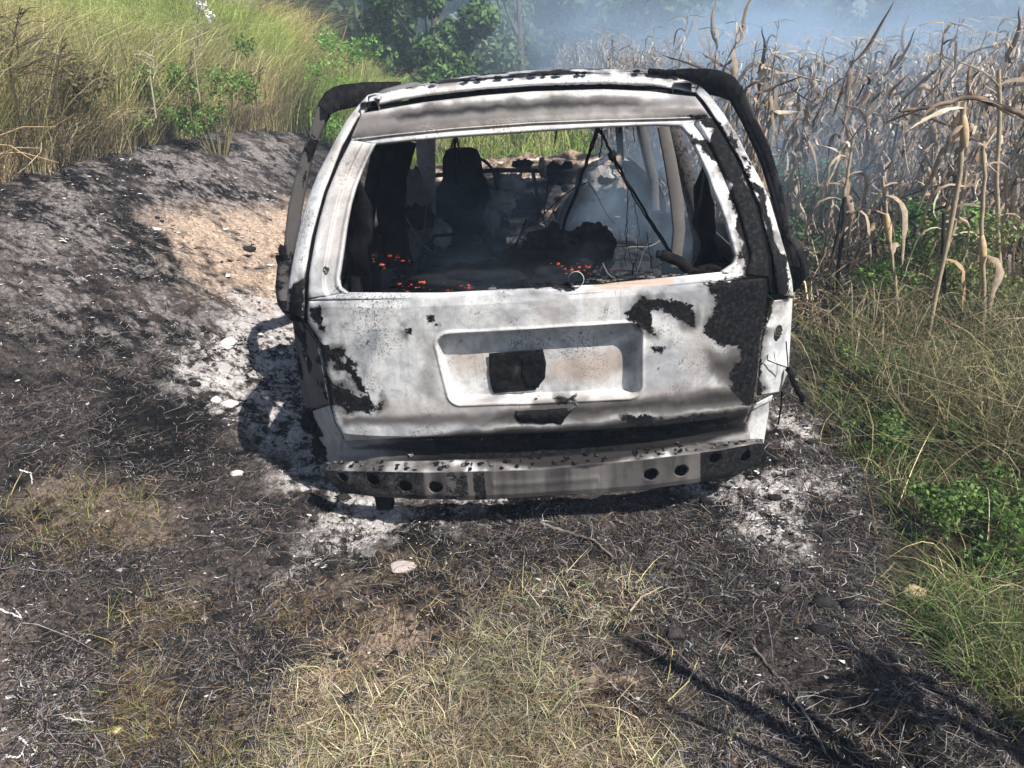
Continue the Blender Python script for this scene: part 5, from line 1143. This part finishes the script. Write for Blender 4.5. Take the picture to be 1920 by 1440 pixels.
bare_weed(110, 210, 70, 5.9, 'second dark twiggy weed right of the corner one', (.12, .09, .06), 22, 5, .42)
bare_weed(480, 215, 120, 8.4, 'thin scorched weed at the grass edge left of the open door', (.14, .10, .06), 12, 6, .25)

# ------------------------------------------------------------ small single things on the ground
def gpt(px, py): x, y = ground_hit(px, py); return np.array((x, y, float(terr(np.array([x]), np.array([y]))[0])))
def stick(pix, r, col_, label, name='stick', cat='stick', lift=.012):
    P = np.array([gpt(*p) for p in pix]); P[:, 2] += lift; b = P[0].copy(); P = resample(P - b, 24); P[:, :2] += rng.normal(0, r * .35, (24, 2)); v, f = tube(P, np.linspace(r, r * .6, 24), 6)
    o = mesh(name, v, f, M['dry'], None, True, None, np.clip(np.array(col_) * (1 + .5 * fbm(v[:, 0] * 30, v[:, 1] * 30, 0, 3, 2)[:, None]), .01, .9)); o.location = b; tag(o, label, cat); return o
stick([(1015, 990), (1070, 1005), (1110, 1025), (1150, 1050)], .007, (.20, .18, .17), 'half-charred straight stick below the bumper beam')
stick([(932, 972), (965, 985), (1000, 1003)], .010, (.16, .13, .11), 'short thick charred stick just under the bumper shadow')
stick([(1180, 1160), (1200, 1135), (1240, 1108)], .004, (.42, .34, .24), 'pale curved twig right of the foreground grass')
stick([(1410, 1230), (1460, 1280), (1500, 1340), (1545, 1430)], .0055, (.20, .17, .15), 'long grey stem lying towards the lower right')
stick([(1340, 1215), (1380, 1225), (1412, 1232)], .005, (.12, .10, .09), 'dark twig joining the long grey stem')
stick([(1045, 1130), (1052, 1150), (1068, 1168)], .004, (.02, .02, .02), 'small black burnt twig in the brown grass')
stick([(560, 1375), (610, 1350), (665, 1315)], .0035, (.60, .47, .32), 'straight straw at the lower centre left')
stick([(1640, 1090), (1720, 1150), (1830, 1180)], .003, (.55, .43, .28), 'long dry straw beside the pale stone')
stick([(1660, 1160), (1760, 1185), (1890, 1200)], .003, (.6, .48, .33), 'pale straw lying at the edge of the green verge')
stick([(1120, 1340), (1140, 1390), (1160, 1440)], .002, (.55, .55, .38), 'green-white grass stem leaning over the foreground')
stick([(1840, 780), (1880, 815), (1930, 850)], .008, (.22, .16, .12), 'brown fallen stem in the verge at the right edge')
stick([(1900, 880), (1850, 925), (1800, 932)], .006, (.38, .28, .2), 'bent brown twig in the verge below the fallen stem')
for i, (x0, y0, x1, y1) in enumerate([(-20, 262, 105, 238), (-20, 300, 80, 278), (-30, 290, 110, 305), (-20, 270, 60, 300)]):
    P = resample(np.array([wpt(x0, y0, 5.2), wpt((x0 + x1) / 2, (y0 + y1) / 2 - 12, 5.15), wpt(x1, y1, 5.1)]), 14); b = P[0].copy(); v, f = tube(P - b, np.linspace(.006, .002, 14), 5)
    o = mesh('dry_straw', v, f, M['dry'], None, True, None, np.repeat([[.62, .48, .28]], len(v), 0)); o.location = b; tag(o, ['uppermost tan straw reaching in at the left edge', 'second tan straw at the left edge, below the uppermost', 'longest tan straw drooping at the left edge', 'thin tan straw crossing the others at the left edge'][i], 'straw')
def stone(px, py, s, col_, label, seed, name='stone'):
    p = gpt(px, py); v, f = lump((0, 0, 0), s, 24, .3, seed, 2.2); t_ = NT(name); t_.base(t_.ramp(t_.noise(30, 6), [(.3, tuple(np.array(col_) * .75)), (.7, col_)])); t_.rough(.9); t_.bump(t_.noise(60, 5), .5, .01)
    o = mesh(name, v, f, t_.m, None, True); o.location = p + np.array((0, 0, s[2] * (.45 if px != 1710 else 1.6))); tag(o, label, name.replace('_', ' ')); return o
for i, (pix, r_s, cc, lb) in enumerate([([(1640, 1010), (1632, 950), (1622, 905), (1612, 880)], .006, (.20, .12, .07), 'curved brown stem stub at the scorched edge of the verge'),
    ([(1700, 650), (1735, 625), (1780, 612)], .009, (.42, .33, .24), 'pale fallen maize stem at the foot of the slim stalk'), ([(1690, 668), (1740, 655), (1800, 668)], .008, (.30, .21, .14), 'brown fallen maize stem below the pale one'),
    ([(1480, 745), (1540, 790), (1600, 830)], .008, (.20, .16, .14), 'grey fallen stem running from the car corner into the verge'), ([(1560, 690), (1640, 700), (1720, 690)], .004, (.40, .33, .2), 'thin straw across the verge beside the car'),
    ([(1790, 930), (1830, 870), (1870, 830)], .005, (.30, .22, .15), 'thin brown stem slanting in the verge at the right'), ([(1820, 1000), (1850, 1060), (1858, 1110)], .005, (.55, .42, .3), 'pale stalk leaning in the bright grass at the right'),
    ([(1250, 1330), (1290, 1290), (1310, 1240)], .0035, (.38, .36, .15), 'yellow-green stem left of the white curled scrap'), ([(1230, 1200), (1260, 1230), (1250, 1290)], .003, (.45, .38, .16), 'crooked yellow stem at the edge of the foreground grass')]):
    stick(pix, r_s * .7, cc, lb, 'twig', 'twig', .02)
stone(1710, 1125, (.036, .030, .026), (.66, .52, .32), 'pale yellow stone at the edge of the green verge', 1)
stone(755, 1072, (.05, .035, .012), (.52, .43, .41), 'flat pinkish stone in the ash in front of the car', 2)
stone(427, 650, (.05, .07, .03), (.78, .74, .68), 'white angular lump of ash left of the door shadow', 3, 'ash_lump')
stone(430, 765, (.05, .04, .02), (.74, .70, .68), 'flat white ash lump beside the body shadow', 4, 'ash_lump')
stone(405, 752, (.03, .03, .02), (.72, .69, .66), 'small white ash lump left of the flat one', 5, 'ash_lump')
stone(445, 893, (.03, .02, .014), (.64, .58, .52), 'lone pale stone on the black ground left of the bumper', 6)
stone(385, 1170, (.012, .012, .008), (.75, .73, .7), 'tiny white pebble in the burnt grass at the left', 7)
stone(1455, 1098, (.010, .008, .008), (.7, .68, .66), 'tiny white pebble on the black ground right of centre', 8)
# curled pale leaf in the lower right and a white scrap
def curled(px, py, L_, w_, az, label, col_):
    p = gpt(px, py); rs = np.random.default_rng(int(px)); v, f = leaf_strip(np.zeros(3), az, L_, w_, .5, .4, rs, .5, 8); o = mesh('dry_leaf', v, f, M['dry'], None, True, None, np.repeat([col_], len(v), 0)); o.location = p + np.array((0, 0, .01)); tag(o, label, 'leaf')
curled(1310, 1375, .07, .02, 5.2, 'white curled scrap of leaf at the bottom right of centre', (.78, .74, .74))
curled(1385, 1440, .08, .02, 1.5, 'short brown husk standing at the bottom border', (.5, .33, .2))
curled(1355, 1400, .06, .03, .6, 'greenish curled leaf beside the white scrap', (.5, .48, .25))
curled(235, 1365, .07, .04, 3.6, 'yellow-green crumpled leaf at the bottom left', (.55, .50, .2))
curled(1600, 960, .16, .016, 1.9, 'scorched brown curled stalk tip sticking up at the verge corner', (.22, .13, .08))
# white ash strands of burnt stems, bottom left
for i, (a, b, c, lb) in enumerate([((5, 1155), (45, 1170), (30, 1150), 'white ash strand at the left border'), ((40, 1395), (75, 1420), (60, 1428), 'bright white forked ash strand at the bottom left corner'), ((110, 1335), (130, 1365), (180, 1372), 'curved white ash strand above the yellow-green leaf'), ((15, 1425), (40, 1430), (55, 1405), 'short white ash strand in the bottom left corner'), ((40, 890), (60, 895), (62, 915), 'small white ash strand high on the left ground')]):
    stick([a, b, c], .0035, (.75, .74, .74), lb, 'ash_strand', 'ash strand', .008)
# unseen branching pole added to cast the streak across the lower right ground
sp = []
for k, (q, w_) in enumerate([((0, 0, 2.15), .065), ((-.10, .06, 1.95), .03), ((.18, -.05, 1.7), .03), ((.32, .1, 1.35), .014), ((-.25, .0, 1.5), .012)]):
    sp.append(tube(resample(np.array([(0, 0, 0), (q[0] * .15, q[1] * .15, q[2] * .5), q]), 14), np.linspace(w_ + .006, w_ * .5, 14), 7))
v, f = joinm(sp); b = np.array((1.52, .72, float(terr_low(1.52, .72)))); r_ = empty('shadow_caster', b); tag(r_, 'unseen branching pole added beside the camera to throw the dark streak at lower right', 'shadow_caster'); mesh('trunk', v, f, M['bark'], r_, True)

b = np.array((2.05, .80, float(terr_low(2.05, .80)))); r_ = empty('shadow_caster', b); tag(r_, 'unseen leafy stems added beside the camera to shade the bottom right corner', 'shadow_caster')  # second unseen plant, added for the shade in the bottom right corner
sp = [tube(resample(np.array([(0, 0, 0), (-.05, .02, .8), q]), 12), np.linspace(.03, .012, 12), 7) for q in ((-.1, .05, 1.7), (.15, -.1, 1.5), (-.3, .1, 1.35))]; v, f = joinm(sp); mesh('trunk', v, f, M['bark'], r_, True)
v, f, c = leaf_cloud(130, [np.array((-.15, .05, 1.45)), np.array((.1, -.05, 1.25)), np.array((-.3, .1, 1.2)), np.array((.25, -.1, 1.0))], [.12, .11, .10, .12], .045, G1, .5, 4); mesh('crown', v, f, M['veg'], r_, False, None, c)
# ------------------------------------------------------------ fire
fm = NT('flame'); n_ = fm.noise(160, 4, .7); em = fm.ramp(n_, [(.42, (.02, .0, .0)), (.52, (.65, .045, .012)), (.66, (1, .28, .08))]); fm.link(em, fm.b.inputs['Emission Color']); fm.b.inputs['Emission Strength'].default_value = .55; fm.base((.1, .02, .01)); M['flame'] = fm.m
def flame(px, py, y, w, h, label, seed, k=4):
    rs = np.random.default_rng(seed); ps = []
    for i in range(k):
        c = cp(px + rs.normal(0, .6) * w * 700, py + rs.normal(0, 5) - abs(rs.normal(0, h * 160)), y + rs.normal(0, .02)); sz = rs.gamma(1.5, .0007) + .0004
        ps.append(lump(c, (sz * rs.uniform(.8, 4.5), sz, sz * rs.uniform(.4, 2.2)), 9, 1.3, seed * 31 + i, 4))
    v, f = joinm(ps); v = l2w(v); b = v.mean(0); o = mesh('flame', v - b, f, M['flame'], None, False); o.location = b; tag(o, label, 'flame')
flame(742, 486, .8, .09, .018, 'small orange flame by the left window pillar', 1, 16)
flame(712, 500, .7, .02, .02, 'tiny flame spot left of the small orange flame', 2, 5)
flame(772, 545, .30, .07, .035, 'orange flame at the lower left of the window opening', 3, 16)
flame(860, 544, .25, .03, .03, 'single flame tongue on the sill left of centre', 4, 6)
flame(885, 543, .25, .06, .014, 'low flame running along the sill left of centre', 5, 14)
flame(1080, 505, .6, .05, .032, 'flickering flame behind the round wiper mount', 6, 22)
flame(1104, 512, .6, .04, .03, 'ember flame right of the wiper mount', 7, 10)
flame(1338, 508, .4, .02, .02, 'faint ember in the right corner of the window opening', 8, 6)

# ------------------------------------------------------------ air: haze and smoke
def air(name, dens, color, aniso=.0):
    m = bpy.data.materials.new(name); m.use_nodes = True; nt = m.node_tree; nt.nodes.remove(nt.nodes['Principled BSDF']); pv = nt.nodes.new('ShaderNodeVolumePrincipled')
    pv.inputs['Density'].default_value = dens; pv.inputs['Color'].default_value = (*color, 1); pv.inputs['Anisotropy'].default_value = aniso
    nt.links.new(pv.outputs[0], nt.nodes['Material Output'].inputs['Volume']); return m, nt, pv
hm, _, _ = air('haze_air', .0055, (.62, .78, 1.0))
v, f = box((8, 22, 5.5), (170, 120, 17)); hz = mesh('haze', [(-60, -20, -3), (70, -20, -3), (70, 90, -3), (-60, 90, -3), (-60, -20, 15), (70, -20, 15), (70, 90, 15), (-60, 90, 15)], [(0, 3, 2, 1), (4, 5, 6, 7), (0, 1, 5, 4), (1, 2, 6, 5), (2, 3, 7, 6), (3, 0, 4, 7)], hm); tag(hz, 'pale blue haze hanging over the whole field', 'haze', kind='stuff')
def smoke(c, s, dens, label, sc=1.2, seed=0, color=(.56, .76, 1.0), lo=.42, hi=.68):
    m, nt, pv = air('smoke', dens, color); tc = nt.nodes.new('ShaderNodeTexCoord'); nn = nt.nodes.new('ShaderNodeTexNoise'); nn.inputs['Scale'].default_value = sc; nn.inputs['Detail'].default_value = 3; nn.inputs['Distortion'].default_value = .5
    mp = nt.nodes.new('ShaderNodeMapping'); mp.inputs['Location'].default_value = (seed * 3.1, seed, 0); nt.links.new(tc.outputs['Object'], mp.inputs[0]); nt.links.new(mp.outputs[0], nn.inputs['Vector'])
    ln = nt.nodes.new('ShaderNodeVectorMath'); ln.operation = 'LENGTH'; nt.links.new(tc.outputs['Object'], ln.inputs[0])
    fo = nt.nodes.new('ShaderNodeMapRange'); fo.interpolation_type = 'SMOOTHSTEP'; nt.links.new(ln.outputs['Value'], fo.inputs[0]); fo.inputs[1].default_value = 1; fo.inputs[2].default_value = .25; fo.inputs[3].default_value = 0; fo.inputs[4].default_value = dens
    mr = nt.nodes.new('ShaderNodeMapRange'); mr.interpolation_type = 'SMOOTHSTEP'; nt.links.new(nn.outputs[0], mr.inputs[0]); mr.inputs[1].default_value = lo; mr.inputs[2].default_value = hi; mr.inputs[3].default_value = .12
    mu = nt.nodes.new('ShaderNodeMath'); mu.operation = 'MULTIPLY'; nt.links.new(mr.outputs[0], mu.inputs[0]); nt.links.new(fo.outputs[0], mu.inputs[1]); nt.links.new(mu.outputs[0], pv.inputs['Density'])
    v, f = lump((0, 0, 0), (1, 1, 1), 20, 0); o = mesh('smoke', v, f, m); o.location = c; o.scale = s; tag(o, label, 'smoke', kind='stuff'); return o
smoke((2.8, 8.2, 1.25), (2.2, 4.2, 1.7), .70, 'blue-white smoke drifting beyond the right door over the maize', 2.2, 1)
smoke((.72, 4.3, .95), (.50, 1.3, .50), .75, 'pale smoke inside the right half of the cabin', 2.0, 2)
smoke((10, 18, 2.6), (16, 13.5, 3.8), .10, 'wide veil of blue smoke over the far maize and trees', 2.5, 3)
smoke((.0, 4.0, .9), (.8, 1.6, .42), .38, 'thin smoke filling the left half of the cabin', 2.4, 5)
smoke((1.3, 16.0, 1.8), (2.6, 2.6, 2.6), .30, 'blue smoke in front of the bushes beyond the car roof', 2.4, 6)
